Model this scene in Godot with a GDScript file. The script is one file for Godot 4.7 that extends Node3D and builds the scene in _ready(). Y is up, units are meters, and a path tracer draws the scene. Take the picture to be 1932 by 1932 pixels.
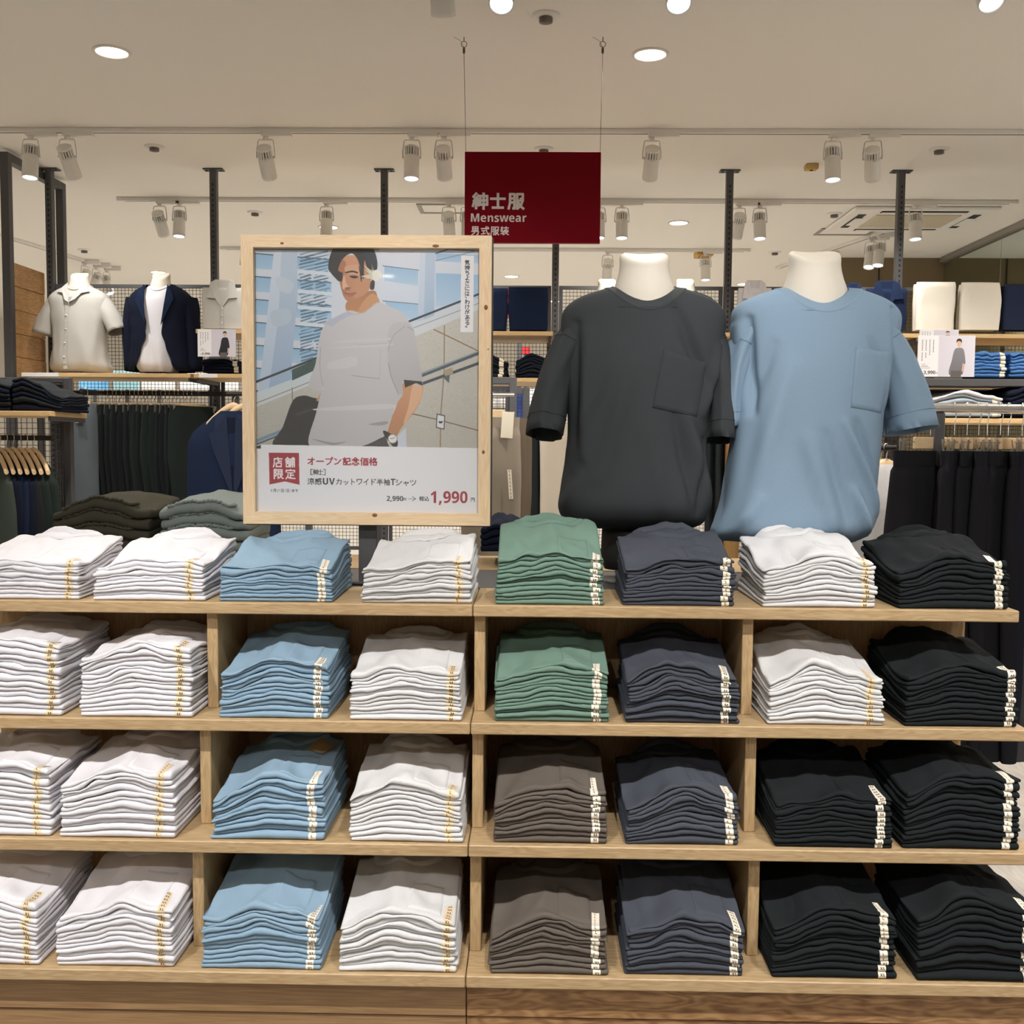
extends Node3D
# A clothing shop: a stepped wooden display of folded T-shirts, two torso mannequins, a framed poster and steel shelving behind.

const CEIL := 2.84
const FPX := 1935.0
var cam_basis: Basis
var cam_pos := Vector3(0, 1.45, 0)
var rng := RandomNumberGenerator.new()
var nz := FastNoiseLite.new()
var M := {}
var taken := {}

# ---------------------------------------------------------------- builders
class B:
	var st := SurfaceTool.new()
	var n := 0
	func _init():
		st.begin(Mesh.PRIMITIVE_TRIANGLES)
	func v(p: Vector3, uv: Vector2, sg: int) -> int:
		st.set_smooth_group(sg)
		st.set_uv(uv)
		st.add_vertex(p)
		n += 1
		return n - 1
	func t3(a: int, b: int, c: int):
		st.add_index(a); st.add_index(b); st.add_index(c)
	func tri(a: Vector3, b: Vector3, c: Vector3, out: Vector3):
		var m := (c - a).cross(b - a)
		var i := v(a, Vector2.ZERO, -1)
		if m.dot(out) >= 0.0:
			v(b, Vector2.ZERO, -1); v(c, Vector2.ZERO, -1)
		else:
			v(c, Vector2.ZERO, -1); v(b, Vector2.ZERO, -1)
		t3(i, i + 1, i + 2)
	func quad(a: Vector3, b: Vector3, c: Vector3, d: Vector3, out: Vector3):
		tri(a, b, c, out); tri(a, c, d, out)
	func face(a: Vector3, b: Vector3, c: Vector3, d: Vector3):
		# a printed rectangle: a top left, b top right, c bottom right, d bottom left, seen from the front
		var i := v(a, Vector2(0, 0), -1)
		v(b, Vector2(1, 0), -1); v(c, Vector2(1, 1), -1); v(d, Vector2(0, 1), -1)
		t3(i, i + 1, i + 2); t3(i, i + 2, i + 3)
	func box(c: Vector3, s: Vector3, bev := 0.002, bs := Basis()):
		var h := s * 0.5
		var e: float = minf(bev, minf(h.x, minf(h.y, h.z)) * 0.9)
		var f := func(x: float, y: float, z: float) -> Vector3: return c + bs * Vector3(x, y, z)
		for k in 3:
			for s1 in [-1.0, 1.0]:
				var q := []
				for uv in [[-1, -1], [1, -1], [1, 1], [-1, 1]]:
					var p := [0.0, 0.0, 0.0]
					p[k] = s1 * h[k]
					p[(k + 1) % 3] = uv[0] * (h[(k + 1) % 3] - e)
					p[(k + 2) % 3] = uv[1] * (h[(k + 2) % 3] - e)
					q.append(f.call(p[0], p[1], p[2]))
				var o := Vector3.ZERO
				o[k] = s1
				quad(q[0], q[1], q[2], q[3], bs * o)
				for s2 in [-1.0, 1.0]:
					var k2 := (k + 1) % 3
					var k3 := (k + 2) % 3
					var e1 := Vector3.ZERO
					e1[k] = s1 * h[k]; e1[k2] = s2 * (h[k2] - e)
					var e2 := Vector3.ZERO
					e2[k] = s1 * (h[k] - e); e2[k2] = s2 * h[k2]
					var l := Vector3.ZERO
					l[k3] = h[k3] - e
					var o2 := Vector3.ZERO
					o2[k] = s1; o2[k2] = s2
					quad(c + bs * (e1 - l), c + bs * (e1 + l), c + bs * (e2 + l), c + bs * (e2 - l), bs * o2)
		for sx in [-1.0, 1.0]:
			for sy in [-1.0, 1.0]:
				for sz in [-1.0, 1.0]:
					tri(f.call(sx * h.x, sy * (h.y - e), sz * (h.z - e)), f.call(sx * (h.x - e), sy * h.y, sz * (h.z - e)), f.call(sx * (h.x - e), sy * (h.y - e), sz * h.z), bs * Vector3(sx, sy, sz))
	func grid(rows: Array, wrap := false, flip := false, sg := 0, uvs := []):
		# rows of points; smooth
		var w: int = rows[0].size()
		var base := n
		for r in rows.size():
			for k in w:
				var uv := Vector2(float(k) / (w - 1), float(r) / (rows.size() - 1))
				if uvs.size() > 0:
					uv = uvs[r][k]
				v(rows[r][k], uv, sg)
		for r in rows.size() - 1:
			for k in (w if wrap else w - 1):
				var a := base + r * w + k
				var b := base + r * w + (k + 1) % w
				var c := a + w
				var d := b + w
				if flip:
					t3(a, c, b); t3(b, c, d)
				else:
					t3(a, b, c); t3(b, d, c)
	func cap(row: Array, out: Vector3):
		var c := Vector3.ZERO
		for p in row:
			c += p
		c /= row.size()
		for k in row.size():
			tri(c, row[k], row[(k + 1) % row.size()], out)
	func tube(pts: Array, r: float, seg := 8, ends := true):
		var rows := []
		var up := Vector3(0.13, 0.97, 0.21)
		for i in pts.size():
			var d: Vector3 = (pts[mini(i + 1, pts.size() - 1)] - pts[maxi(i - 1, 0)]).normalized()
			var a := d.cross(up)
			if a.length() < 0.1:
				a = d.cross(Vector3(1, 0.1, 0))
			a = a.normalized()
			var b := d.cross(a).normalized()
			up = -a.cross(d) if false else up
			var row := []
			for k in seg:
				var t := TAU * k / seg
				row.append(pts[i] + (a * cos(t) + b * sin(t)) * r)
			rows.append(row)
		grid(rows, true)
		if ends:
			cap(rows[0], pts[0] - pts[1]); cap(rows[-1], pts[-1] - pts[-2])
	func lathe(prof: Array, xf: Transform3D, seg := 16):
		# prof: Vector2(radius, height), from one end to the other
		var rows := []
		for p in prof:
			var row := []
			for k in seg:
				var t := TAU * k / seg
				row.append(xf * Vector3(p.x * cos(t), p.y, p.x * sin(t)))
			rows.append(row)
		for i in rows.size() - 1:
			grid([rows[i], rows[i + 1]], true, true, 0)
		if prof[0].x > 0.0001:
			cap(rows[0], xf.basis * Vector3(0, prof[0].y - prof[-1].y, 0))
		if prof[-1].x > 0.0001:
			cap(rows[-1], xf.basis * Vector3(0, prof[-1].y - prof[0].y, 0))
	func prism(poly: Array, depth: Vector3):
		# a flat outline with thickness
		var c := PackedVector2Array()
		var nrm := depth.normalized()
		var ax: Vector3 = (poly[1] - poly[0]).normalized()
		var ay := nrm.cross(ax)
		for p in poly:
			c.append(Vector2(ax.dot(p - poly[0]), ay.dot(p - poly[0])))
		var ix := Geometry2D.triangulate_polygon(c)
		for k in range(0, ix.size(), 3):
			tri(poly[ix[k]], poly[ix[k + 1]], poly[ix[k + 2]], -depth)
			tri(poly[ix[k]] + depth, poly[ix[k + 1]] + depth, poly[ix[k + 2]] + depth, depth)
		var mid := Vector3.ZERO
		for p in poly:
			mid += p / poly.size()
		for k in poly.size():
			var a: Vector3 = poly[k]
			var b: Vector3 = poly[(k + 1) % poly.size()]
			quad(a, b, b + depth, a + depth, (a + b) * 0.5 - mid)
	func mesh() -> ArrayMesh:
		st.generate_normals()
		return st.commit()

func obj(called: String, b: B, m: Material, parent: Node = self) -> MeshInstance3D:
	return put(called, b.mesh(), m, parent)

func put(called: String, me: Mesh, m: Material, parent: Node = self) -> MeshInstance3D:
	var o := MeshInstance3D.new()
	o.name = numbered(called) if parent == self else called
	o.mesh = me
	o.material_override = m
	o.cast_shadow = GeometryInstance3D.SHADOW_CASTING_SETTING_ON
	parent.add_child(o, true)
	return o

func numbered(called: String) -> String:
	if not taken.has(called):
		taken[called] = 0
		return called
	taken[called] += 1
	return "%s_%03d" % [called, taken[called]]

func tag(o: Node, label: String, category: String, group := ""):
	o.set_meta("label", label)
	o.set_meta("category", category)
	if group != "":
		o.set_meta("group", group)

func thing(called: String, label: String, category: String, at_ := Vector3.ZERO, turn := 0.0, group := "") -> Node3D:
	var o := Node3D.new()
	o.name = numbered(called)
	add_child(o)
	o.position = at_
	o.rotation.y = turn
	tag(o, label, category, group)
	return o

func copy(src: Node3D, label: String, at_: Vector3, turn := 0.0) -> Node3D:
	var o: Node3D = src.duplicate()
	o.name = numbered(String(src.name).rstrip("0123456789_") if String(src.name).right(4).begins_with("_0") else String(src.name))
	add_child(o)
	o.position = at_
	o.rotation.y = turn
	o.set_meta("label", label)
	return o

func struct(o: Node) -> Node:
	o.set_meta("kind", "structure")
	return o

# a photograph pixel and a distance from the camera give the real place of a thing
func at(px: float, py: float, dist: float) -> Vector3:
	var d := cam_basis * Vector3((px - 966.0) / FPX, -(py - 966.0) / FPX, -1.0)
	return cam_pos + d * (dist / -d.z)

func on_ceiling(px: float, py: float, y := CEIL) -> Vector3:
	var d := cam_basis * Vector3((px - 966.0) / FPX, -(py - 966.0) / FPX, -1.0)
	return cam_pos + d * ((y - cam_pos.y) / d.y)

func rgb(r: int, g: int, b: int) -> Color:
	return Color(r / 255.0, g / 255.0, b / 255.0)

func flat(c: Color, rough := 0.8, metal := 0.0) -> StandardMaterial3D:
	var m := StandardMaterial3D.new()
	m.albedo_color = c
	m.roughness = rough
	m.metallic = metal
	return m

func tex_from(w: int, h: int, f: Callable) -> ImageTexture:
	var im := Image.create(w, h, false, Image.FORMAT_RGB8)
	for y in h:
		for x in w:
			im.set_pixel(x, y, f.call(x, y))
	return ImageTexture.create_from_image(im)

func noise_img(seed_: int, freq: float, w := 256, oct := 4) -> Image:
	var n := FastNoiseLite.new()
	n.seed = seed_
	n.frequency = freq
	n.fractal_octaves = oct
	return n.get_seamless_image(w, w)

# wood: streaks that run along one axis, with fine pores, on the object's own axes
func wood(light: Color, dark: Color, scale: Vector3, seed_: int, rough := 0.55, contrast := 1.0) -> StandardMaterial3D:
	var a := noise_img(seed_, 0.012, 256, 3)
	var b := noise_img(seed_ + 7, 0.06, 256, 4)
	var tx := tex_from(256, 256, func(x, y):
		var s: float = a.get_pixel(x, y).r
		var ring: float = 0.5 + 0.5 * sin(s * 34.0)
		var fine: float = b.get_pixel(x, y).r
		var k: float = clampf((0.45 * ring + 0.75 * (fine - 0.3) + 0.25 * (s - 0.5)) * contrast, 0.0, 1.0)
		return light.lerp(dark, k))
	var m := StandardMaterial3D.new()
	m.albedo_texture = tx
	m.roughness = rough
	m.uv1_triplanar = true
	m.uv1_scale = scale
	return m

# cloth: an even colour with a faint yarn mottle and a soft sheen
var cloth_tex: ImageTexture
func cloth(c: Color, rough := 0.95) -> StandardMaterial3D:
	if cloth_tex == null:
		var a := noise_img(91, 0.09, 256, 3)
		cloth_tex = tex_from(256, 256, func(x, y):
			var k: float = 0.93 + 0.07 * a.get_pixel(x, y).r
			return Color(k, k, k))
	var m := StandardMaterial3D.new()
	m.albedo_color = c
	m.albedo_texture = cloth_tex
	m.uv1_triplanar = true
	m.uv1_scale = Vector3(14, 14, 14)
	m.roughness = rough
	m.metallic_specular = 0.25
	return m

func printed(t: Texture2D, rough := 0.5) -> StandardMaterial3D:
	var m := StandardMaterial3D.new()
	m.albedo_texture = t
	m.roughness = rough
	return m

# ---------------------------------------------------------------- flat print: polygons, strokes and lettering drawn into an Image
class Painter:
	var im: Image
	var sx: float
	var sy: float
	var ox: float
	var oy: float
	func _init(w: int, h: int, x0: float, y0: float, x1: float, y1: float, bg: Color):
		im = Image.create(w, h, false, Image.FORMAT_RGB8)
		im.fill(bg)
		ox = x0; oy = y0
		sx = w / (x1 - x0); sy = h / (y1 - y0)
	func poly(p: Array, col: Color, col2 = null):
		# even-odd fill; col2 gives a print gradient from top to bottom
		var q := PackedVector2Array()
		var lo := 1e9
		var hi := -1e9
		for a in p:
			var b := Vector2((a.x - ox) * sx, (a.y - oy) * sy)
			q.append(b)
			lo = minf(lo, b.y); hi = maxf(hi, b.y)
		var n := q.size()
		for y in range(maxi(0, floori(lo)), mini(im.get_height() - 1, ceili(hi)) + 1):
			var yc := y + 0.5
			var xs := []
			for i in n:
				var a := q[i]
				var b := q[(i + 1) % n]
				if (a.y <= yc) != (b.y <= yc):
					xs.append(a.x + (yc - a.y) / (b.y - a.y) * (b.x - a.x))
			xs.sort()
			var c: Color = col if col2 == null else col.lerp(col2, clampf((yc - lo) / maxf(1.0, hi - lo), 0.0, 1.0))
			for i in range(0, xs.size() - 1, 2):
				var x0 := roundi(xs[i])
				var x1 := roundi(xs[i + 1])
				if x1 > x0:
					im.fill_rect(Rect2i(x0, y, x1 - x0, 1), c)
	func pts(s: String) -> Array:
		var out := []
		for w in s.split(" ", false):
			var k := w.split(",")
			out.append(Vector2(k[0].to_float(), k[1].to_float()))
		return out
	func shape(s: String, col: Color, col2 = null):
		poly(pts(s), col, col2)
	func smooth(s: String, col: Color, col2 = null):
		poly(spl(pts(s), true), col, col2)
	func spl(p: Array, closed := false) -> Array:
		var out := []
		var n := p.size()
		for i in (n if closed else n - 1):
			var a: Vector2 = p[(i - 1 + n) % n] if closed else p[maxi(i - 1, 0)]
			var b: Vector2 = p[i]
			var c: Vector2 = p[(i + 1) % n]
			var d: Vector2 = p[(i + 2) % n] if closed else p[mini(i + 2, n - 1)]
			for k in 6:
				out.append(b.cubic_interpolate(c, a, d, k / 6.0))
		if not closed:
			out.append(p[-1])
		return out
	func line(p: Array, w: float, col: Color):
		for i in p.size() - 1:
			var a: Vector2 = p[i]
			var b: Vector2 = p[i + 1]
			var d := (b - a).normalized()
			var e := Vector2(-d.y, d.x) * w * 0.5
			var f := d * w * 0.32
			poly([a - f + e, b + f + e, b + f - e, a - f - e], col)
	func stroke(s: String, w: float, col: Color, curved := false):
		var p := pts(s)
		line(spl(p) if curved else p, w, col)
	func disc(c: Vector2, r: float, col: Color):
		var p := []
		for k in 20:
			p.append(c + Vector2(cos(TAU * k / 20), sin(TAU * k / 20)) * r)
		poly(p, col)
	# a written character built from its strokes on a 100 x 100 field
	func glyph(strokes: String, x: float, y: float, size: float, w: float, col: Color):
		for s in strokes.split(";", false):
			if s.begins_with("o"):
				var k := s.substr(1).split(",")
				var c := Vector2(x + k[0].to_float() * size / 100, y + k[1].to_float() * size / 100)
				var ring := []
				for i in 17:
					ring.append(c + Vector2(cos(TAU * i / 16), sin(TAU * i / 16)) * k[2].to_float() * size / 100)
				line(ring, w * 0.8, col)
				continue
			var closed := s.ends_with("c")
			var p := []
			for q in pts(s.trim_suffix("c")):
				p.append(Vector2(x, y) + q * size / 100)
			if closed:
				p.append(p[0])
			line(p, w, col)
	func latin(text: String, x: float, y: float, size: float, weight: int, col: Color, wide := 1.0):
		# y is the baseline, size the font's em height
		var f := SystemFont.new()
		f.font_names = PackedStringArray(["Droid Sans"])
		f.font_weight = weight
		var t := TextMesh.new()
		t.font = f
		t.text = text
		t.font_size = 64
		t.pixel_size = 1.0
		t.depth = 0.0
		t.curve_step = 2.0
		t.horizontal_alignment = HORIZONTAL_ALIGNMENT_LEFT
		var ar := t.get_mesh_arrays()
		var vs: PackedVector3Array = ar[Mesh.ARRAY_VERTEX]
		var ix: PackedInt32Array = ar[Mesh.ARRAY_INDEX]
		var lo := 1e9
		var bx := 1e9
		for v in vs:
			lo = minf(lo, v.y); bx = minf(bx, v.x)
		var drop := 12.0 if text.contains(",") else 0.0
		var k := size / 64.0
		for i in range(0, ix.size(), 3):
			var p := []
			for j in 3:
				var v := vs[ix[i + j]]
				p.append(Vector2(x + (v.x - bx) * k * wide, y - (v.y - lo - drop) * k))
			poly(p, col)
	func tex() -> ImageTexture:
		return ImageTexture.create_from_image(im)

const G := {
	"紳": "30,4 12,24 30,36;44,16 14,50 44,46;28,48 28,96;15,60 9,82;38,60 45,78;36,36 46,54;53,20 94,20 94,72 53,72c;53,46 94,46;73,4 73,98",
	"士": "8,36 92,36;50,6 50,90;18,90 82,90",
	"服": "14,8 14,60 6,96;14,8 40,8 40,94 32,94;14,34 40,34;14,58 40,58;56,8 56,97;56,8 90,8 90,36 76,36;56,46 90,46 80,72 60,95;64,58 76,80 95,96",
	"男": "20,6 80,6 80,46 20,46c;20,26 80,26;50,6 50,46;8,60 86,60 80,92 66,92;48,48 40,76 12,96",
	"式": "8,26 92,26;60,4 66,50 80,88 94,92 94,78;76,6 88,18;14,50 52,50;33,50 33,84;10,88 54,80",
	"装": "24,4 24,46;10,14 18,24;8,42 24,32;40,18 94,18;67,4 67,42;46,42 90,42;8,56 92,56;50,46 50,56;50,56 36,72 8,84;34,72 34,94 52,86;50,58 64,78 94,94;84,64 66,74",
	"店": "50,4 50,16;16,16 92,16;16,16 16,60 6,96;54,24 54,58;54,40 86,40;34,58 82,58 82,92 34,92c",
	"舗": "26,4 6,26;26,4 46,24;12,34 42,34;27,24 27,60;8,48 46,48;14,62 40,62 40,92 14,92c;50,18 96,18;82,4 90,12;73,4 73,96;54,34 54,96;54,34 92,34 92,94;54,54 92,54;54,72 92,72",
	"限": "12,6 12,96;12,6 34,6 24,34 34,52 28,66 16,66;48,8 86,8 86,46 48,46;48,27 86,27;48,8 48,92 66,82;64,46 74,74 95,94;90,56 74,68",
	"定": "50,3 50,14;10,30 10,14 90,14 90,30;24,38 76,38;50,38 50,86;50,60 80,60;28,54 24,76 6,96;22,74 40,88 94,92",
	"オ": "10,30 90,30;62,8 62,92 48,88;60,34 40,62 10,80",
	"ー": "8,50 92,50",
	"プ": "12,22 80,22 72,54 50,78 26,92;o88,12,9",
	"ン": "14,18 36,32;12,86 50,74 88,28",
	"記": "26,4 26,14;6,18 46,18;12,32 40,32;12,46 40,46;12,60 40,60 40,90 12,90c;54,14 90,14 90,48 56,48;56,48 56,90 94,90 94,76",
	"念": "50,4 8,38;50,4 92,38;34,28 66,28;28,44 72,44 58,60;14,70 8,90;30,64 34,92 70,92 72,78;50,60 56,72;80,66 92,84",
	"価": "26,4 6,42;18,30 18,96;36,16 96,16;42,38 92,38 92,92 42,92c;58,16 58,92;76,16 76,92",
	"格": "4,30 42,30;23,4 23,96;22,34 4,66;26,40 40,56;62,4 46,32;58,16 88,16 66,44 42,58;56,26 74,44 96,56;52,60 88,60 88,92 52,92c",
	"涼": "10,10 22,20;6,36 18,46;6,92 20,64;62,2 62,14;30,14 96,14;42,26 84,26 84,50 42,50c;63,50 63,94 54,90;44,64 32,84;80,62 94,82",
	"感": "10,16 92,16;12,16 12,40 4,64;62,2 70,40 86,60 94,50;84,28 68,52;78,4 88,10;22,28 54,28;24,38 50,38 50,54 24,54c;14,72 6,92;30,66 34,92 70,92 74,80;48,64 54,74;80,68 94,88",
	"カ": "10,30 84,30 78,88 62,84;46,6 40,50 12,90",
	"ッ": "20,46 28,62;44,42 50,58;80,46 70,74 40,94",
	"ト": "36,6 36,94;36,38 80,58",
	"ワ": "14,46 14,14 86,14 78,56 36,92",
	"イ": "80,8 50,40 12,60;54,38 54,94",
	"ド": "32,6 32,94;32,38 72,58;66,10 74,24;84,6 92,20",
	"半": "24,8 34,28;76,8 66,28;14,38 86,38;6,62 94,62;50,4 50,98",
	"袖": "20,4 28,16;6,24 40,24 6,62;24,46 24,98;28,52 42,66;40,40 30,52;52,28 92,28 92,92 52,92c;72,4 72,92;52,60 92,60",
	"シ": "14,14 34,26;8,40 28,52;12,90 50,78 90,36",
	"ャ": "14,62 84,48 72,68;38,36 54,96",
	"ツ": "10,24 20,46;40,18 48,40;88,22 74,66 34,92",
	"月": "24,6 24,62 10,96;24,6 80,6 80,94 66,92;24,34 80,34;24,62 80,62",
	"日": "18,8 82,8 82,94 18,94c;18,50 82,50",
	"ま": "12,24 88,24;16,46 84,46;50,4 50,70 40,90 20,86 20,72 44,68 88,92",
	"で": "8,24 88,16;80,18 48,42 44,70 60,88 80,90;66,40 72,54;82,36 90,50",
	"税": "40,6 8,16;4,34 44,34;24,12 24,96;24,38 4,70;26,44 42,60;58,4 66,18;88,4 80,18;54,24 90,24 90,52 54,52c;64,52 60,78 44,96;78,52 78,92 96,92 96,78",
	"込": "10,10 22,24;4,44 20,44 20,76 6,92;20,78 40,90 96,92;50,10 62,10 64,30 92,74;64,34 36,74",
	"円": "12,96 12,10 88,10 88,92 76,92;12,50 88,50;50,10 50,50",
	"気": "26,4 8,36;20,18 88,18;18,34 78,34;14,50 74,50 76,84 92,94 94,78;58,60 14,92;20,62 56,90",
	"持": "4,28 40,28;24,4 24,92 12,88;4,62 42,50;50,18 92,18;70,4 70,36;44,36 98,36;44,56 98,56;82,44 82,94 70,90;54,66 64,80",
	"ち": "10,24 84,24;44,4 24,56 50,44 78,48 84,68 66,88 34,94",
	"よ": "50,4 50,70 40,90 20,84 22,70 48,68 88,92;50,30 82,28",
	"さ": "12,28 86,22;42,4 72,54;24,58 22,80 50,92 78,88",
	"に": "18,10 12,60 20,92;44,26 86,24;42,62 46,82 90,82",
	"は": "18,8 12,60 20,92;40,30 92,28;68,6 70,72 58,90 42,82 46,68 70,70 92,88",
	"、": "16,10 36,34",
	"わ": "26,4 26,96;6,28 36,24 6,74;30,56 60,34 86,44 88,70 60,92",
	"け": "18,8 12,60 20,92;40,32 94,30;72,6 72,60 54,94",
	"が": "8,30 58,28 56,80 40,88;34,6 8,88;66,34 82,60;70,8 76,20;84,4 92,16",
	"あ": "12,24 84,20;42,4 44,88;68,38 44,80 18,88 14,70 40,52 78,50 90,72 62,94",
	"る": "18,12 78,12 16,64 50,48 84,60 80,86 50,94 38,82 54,74 66,90",
	"。": "o30,30,16",
	"[": "80,4 50,4 50,98 80,98",
	"]": "20,4 50,4 50,98 20,98",
}
func write(p: Painter, text: String, x: float, y: float, size: float, w: float, col: Color, step := 1.0, down := false):
	for i in text.length():
		var c := text[i]
		if G.has(c):
			p.glyph(G[c], x + (0.0 if down else i * size * step), y + (i * size * step if down else 0.0), size, w, col)

# ---------------------------------------------------------------- lamps
var spot_barrel: Mesh
var spot_sink: Mesh
var spot_core: Mesh
var spot_yoke: Mesh
var spot_lens: Mesh
var spot_adapter: Mesh
func make_spot_meshes():
	var b := B.new()
	b.lathe([Vector2(0.0, 0.012), Vector2(0.030, 0.010), Vector2(0.034, 0.0), Vector2(0.034, -0.078), Vector2(0.0345, -0.080), Vector2(0.0345, -0.094), Vector2(0.031, -0.094), Vector2(0.030, -0.086)], Transform3D(), 22)
	spot_barrel = b.mesh()
	b = B.new()
	for k in 16:
		var t := TAU * k / 16
		b.box(Vector3(cos(t) * 0.023, 0.029, sin(t) * 0.023), Vector3(0.018, 0.040, 0.0045), 0.0006, Basis(Vector3.UP, -t))
	b.lathe([Vector2(0.0, 0.058), Vector2(0.022, 0.057), Vector2(0.0335, 0.050), Vector2(0.0335, 0.045), Vector2(0.030, 0.045)], Transform3D(), 22)
	spot_sink = b.mesh()
	b = B.new()
	b.lathe([Vector2(0.0, 0.047), Vector2(0.016, 0.046), Vector2(0.016, 0.01)], Transform3D(), 14)
	spot_core = b.mesh()
	b = B.new()
	b.tube([Vector3(-0.040, 0.0, 0), Vector3(-0.040, 0.03, 0), Vector3(-0.034, 0.074, 0), Vector3(-0.030, 0.080, 0), Vector3(0.030, 0.080, 0), Vector3(0.034, 0.074, 0), Vector3(0.040, 0.03, 0), Vector3(0.040, 0.0, 0)], 0.003, 6)
	b.lathe([Vector2(0.006, 0), Vector2(0.006, 0.008)], Transform3D(Basis(Vector3.FORWARD, PI / 2), Vector3(0.034, 0.004, 0)), 10)
	b.lathe([Vector2(0.006, 0), Vector2(0.006, 0.008)], Transform3D(Basis(Vector3.FORWARD, -PI / 2), Vector3(-0.034, 0.004, 0)), 10)
	b.lathe([Vector2(0.012, 0.078), Vector2(0.012, 0.092)], Transform3D(), 12)
	spot_yoke = b.mesh()
	b = B.new()
	b.lathe([Vector2(0.0, -0.0885), Vector2(0.0305, -0.0885)], Transform3D(), 22)
	spot_lens = b.mesh()
	b = B.new()
	b.box(Vector3(0.050, 0.110, 0), Vector3(0.135, 0.034, 0.030), 0.002)
	b.box(Vector3(0.085, 0.112, 0.0155), Vector3(0.022, 0.010, 0.002), 0.0005)
	spot_adapter = b.mesh()

# tilt: degrees from straight down; plus leans the lens towards the shop front, minus towards the back
func spotlight(head: Vector3, turn: float, tilt: float, label: String, energy: float, cone: float, group: String):
	var t := thing("track_spotlight", label, "spotlight", head, 0.0, group)
	put("adapter", spot_adapter, M.lamp_white, t)
	var y := put("yoke", spot_yoke, M.lamp_white, t)
	y.rotation.y = turn
	var h := put("barrel", spot_barrel, M.lamp_white, t)
	h.basis = Basis(Vector3.UP, turn) * Basis(Vector3.RIGHT, -deg_to_rad(tilt))
	put("heat_sink", spot_sink, M.lamp_white, h)
	put("core", spot_core, M.lamp_dark, h)
	put("lens", spot_lens, M.lens, h)
	if energy > 0.0:
		var l := SpotLight3D.new()
		h.add_child(l)
		l.position = Vector3(0, -0.0965, 0)
		l.rotation.x = -PI / 2
		l.light_energy = energy
		l.spot_angle = cone
		l.spot_angle_attenuation = 0.8
		l.spot_range = 14.0
		l.spot_attenuation = 2.0
		l.light_size = 0.028
		l.light_color = Color(1.0, 0.985, 0.97)
		l.shadow_enabled = true

func downlight(p: Vector3, energy: float, label: String):
	var t := thing("ceiling_downlight", label, "downlight", Vector3(p.x, CEIL, p.z), 0.0, "recessed ceiling downlights")
	var b := B.new()
	b.lathe([Vector2(0.066, 0.0), Vector2(0.066, -0.004), Vector2(0.056, -0.006), Vector2(0.0545, -0.001)], Transform3D(), 28)
	obj("trim_ring", b, M.lamp_white, t)
	b = B.new()
	b.lathe([Vector2(0.0, -0.003), Vector2(0.054, -0.003)], Transform3D(), 28)
	obj("diffuser", b, M.down, t)
	var l := SpotLight3D.new()
	t.add_child(l)
	l.position = Vector3(0, -0.012, 0)
	l.rotation.x = -PI / 2
	l.light_energy = energy
	l.spot_angle = 78.0
	l.spot_angle_attenuation = 1.0
	l.spot_range = 14.0
	l.spot_attenuation = 2.0
	l.light_size = 0.05
	l.light_color = Color(1.0, 0.965, 0.92)
	l.shadow_enabled = true

func lighting_track(a: Vector3, b_: Vector3, label: String):
	var t := thing("lighting_track", label, "light track", (a + b_) * 0.5)
	var d := b_ - a
	var turn := atan2(-d.z, d.x)
	var bs := Basis(Vector3.UP, turn)
	var b := B.new()
	b.box(Vector3(0, -0.010, 0), Vector3(d.length(), 0.019, 0.034), 0.0015, bs)
	obj("rail", b, M.lamp_white, t)
	b = B.new()
	b.box(Vector3(0, -0.0195, 0), Vector3(d.length() - 0.04, 0.002, 0.009), 0.0002, bs)
	obj("slot", b, M.track_slot, t)
	for s in [-1.0, 1.0]:
		b = B.new()
		b.box(bs * Vector3(s * (d.length() * 0.5 + 0.012), -0.011, 0), Vector3(0.026, 0.022, 0.038), 0.002, bs)
		obj("end_cap", b, M.lamp_white, t)

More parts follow.
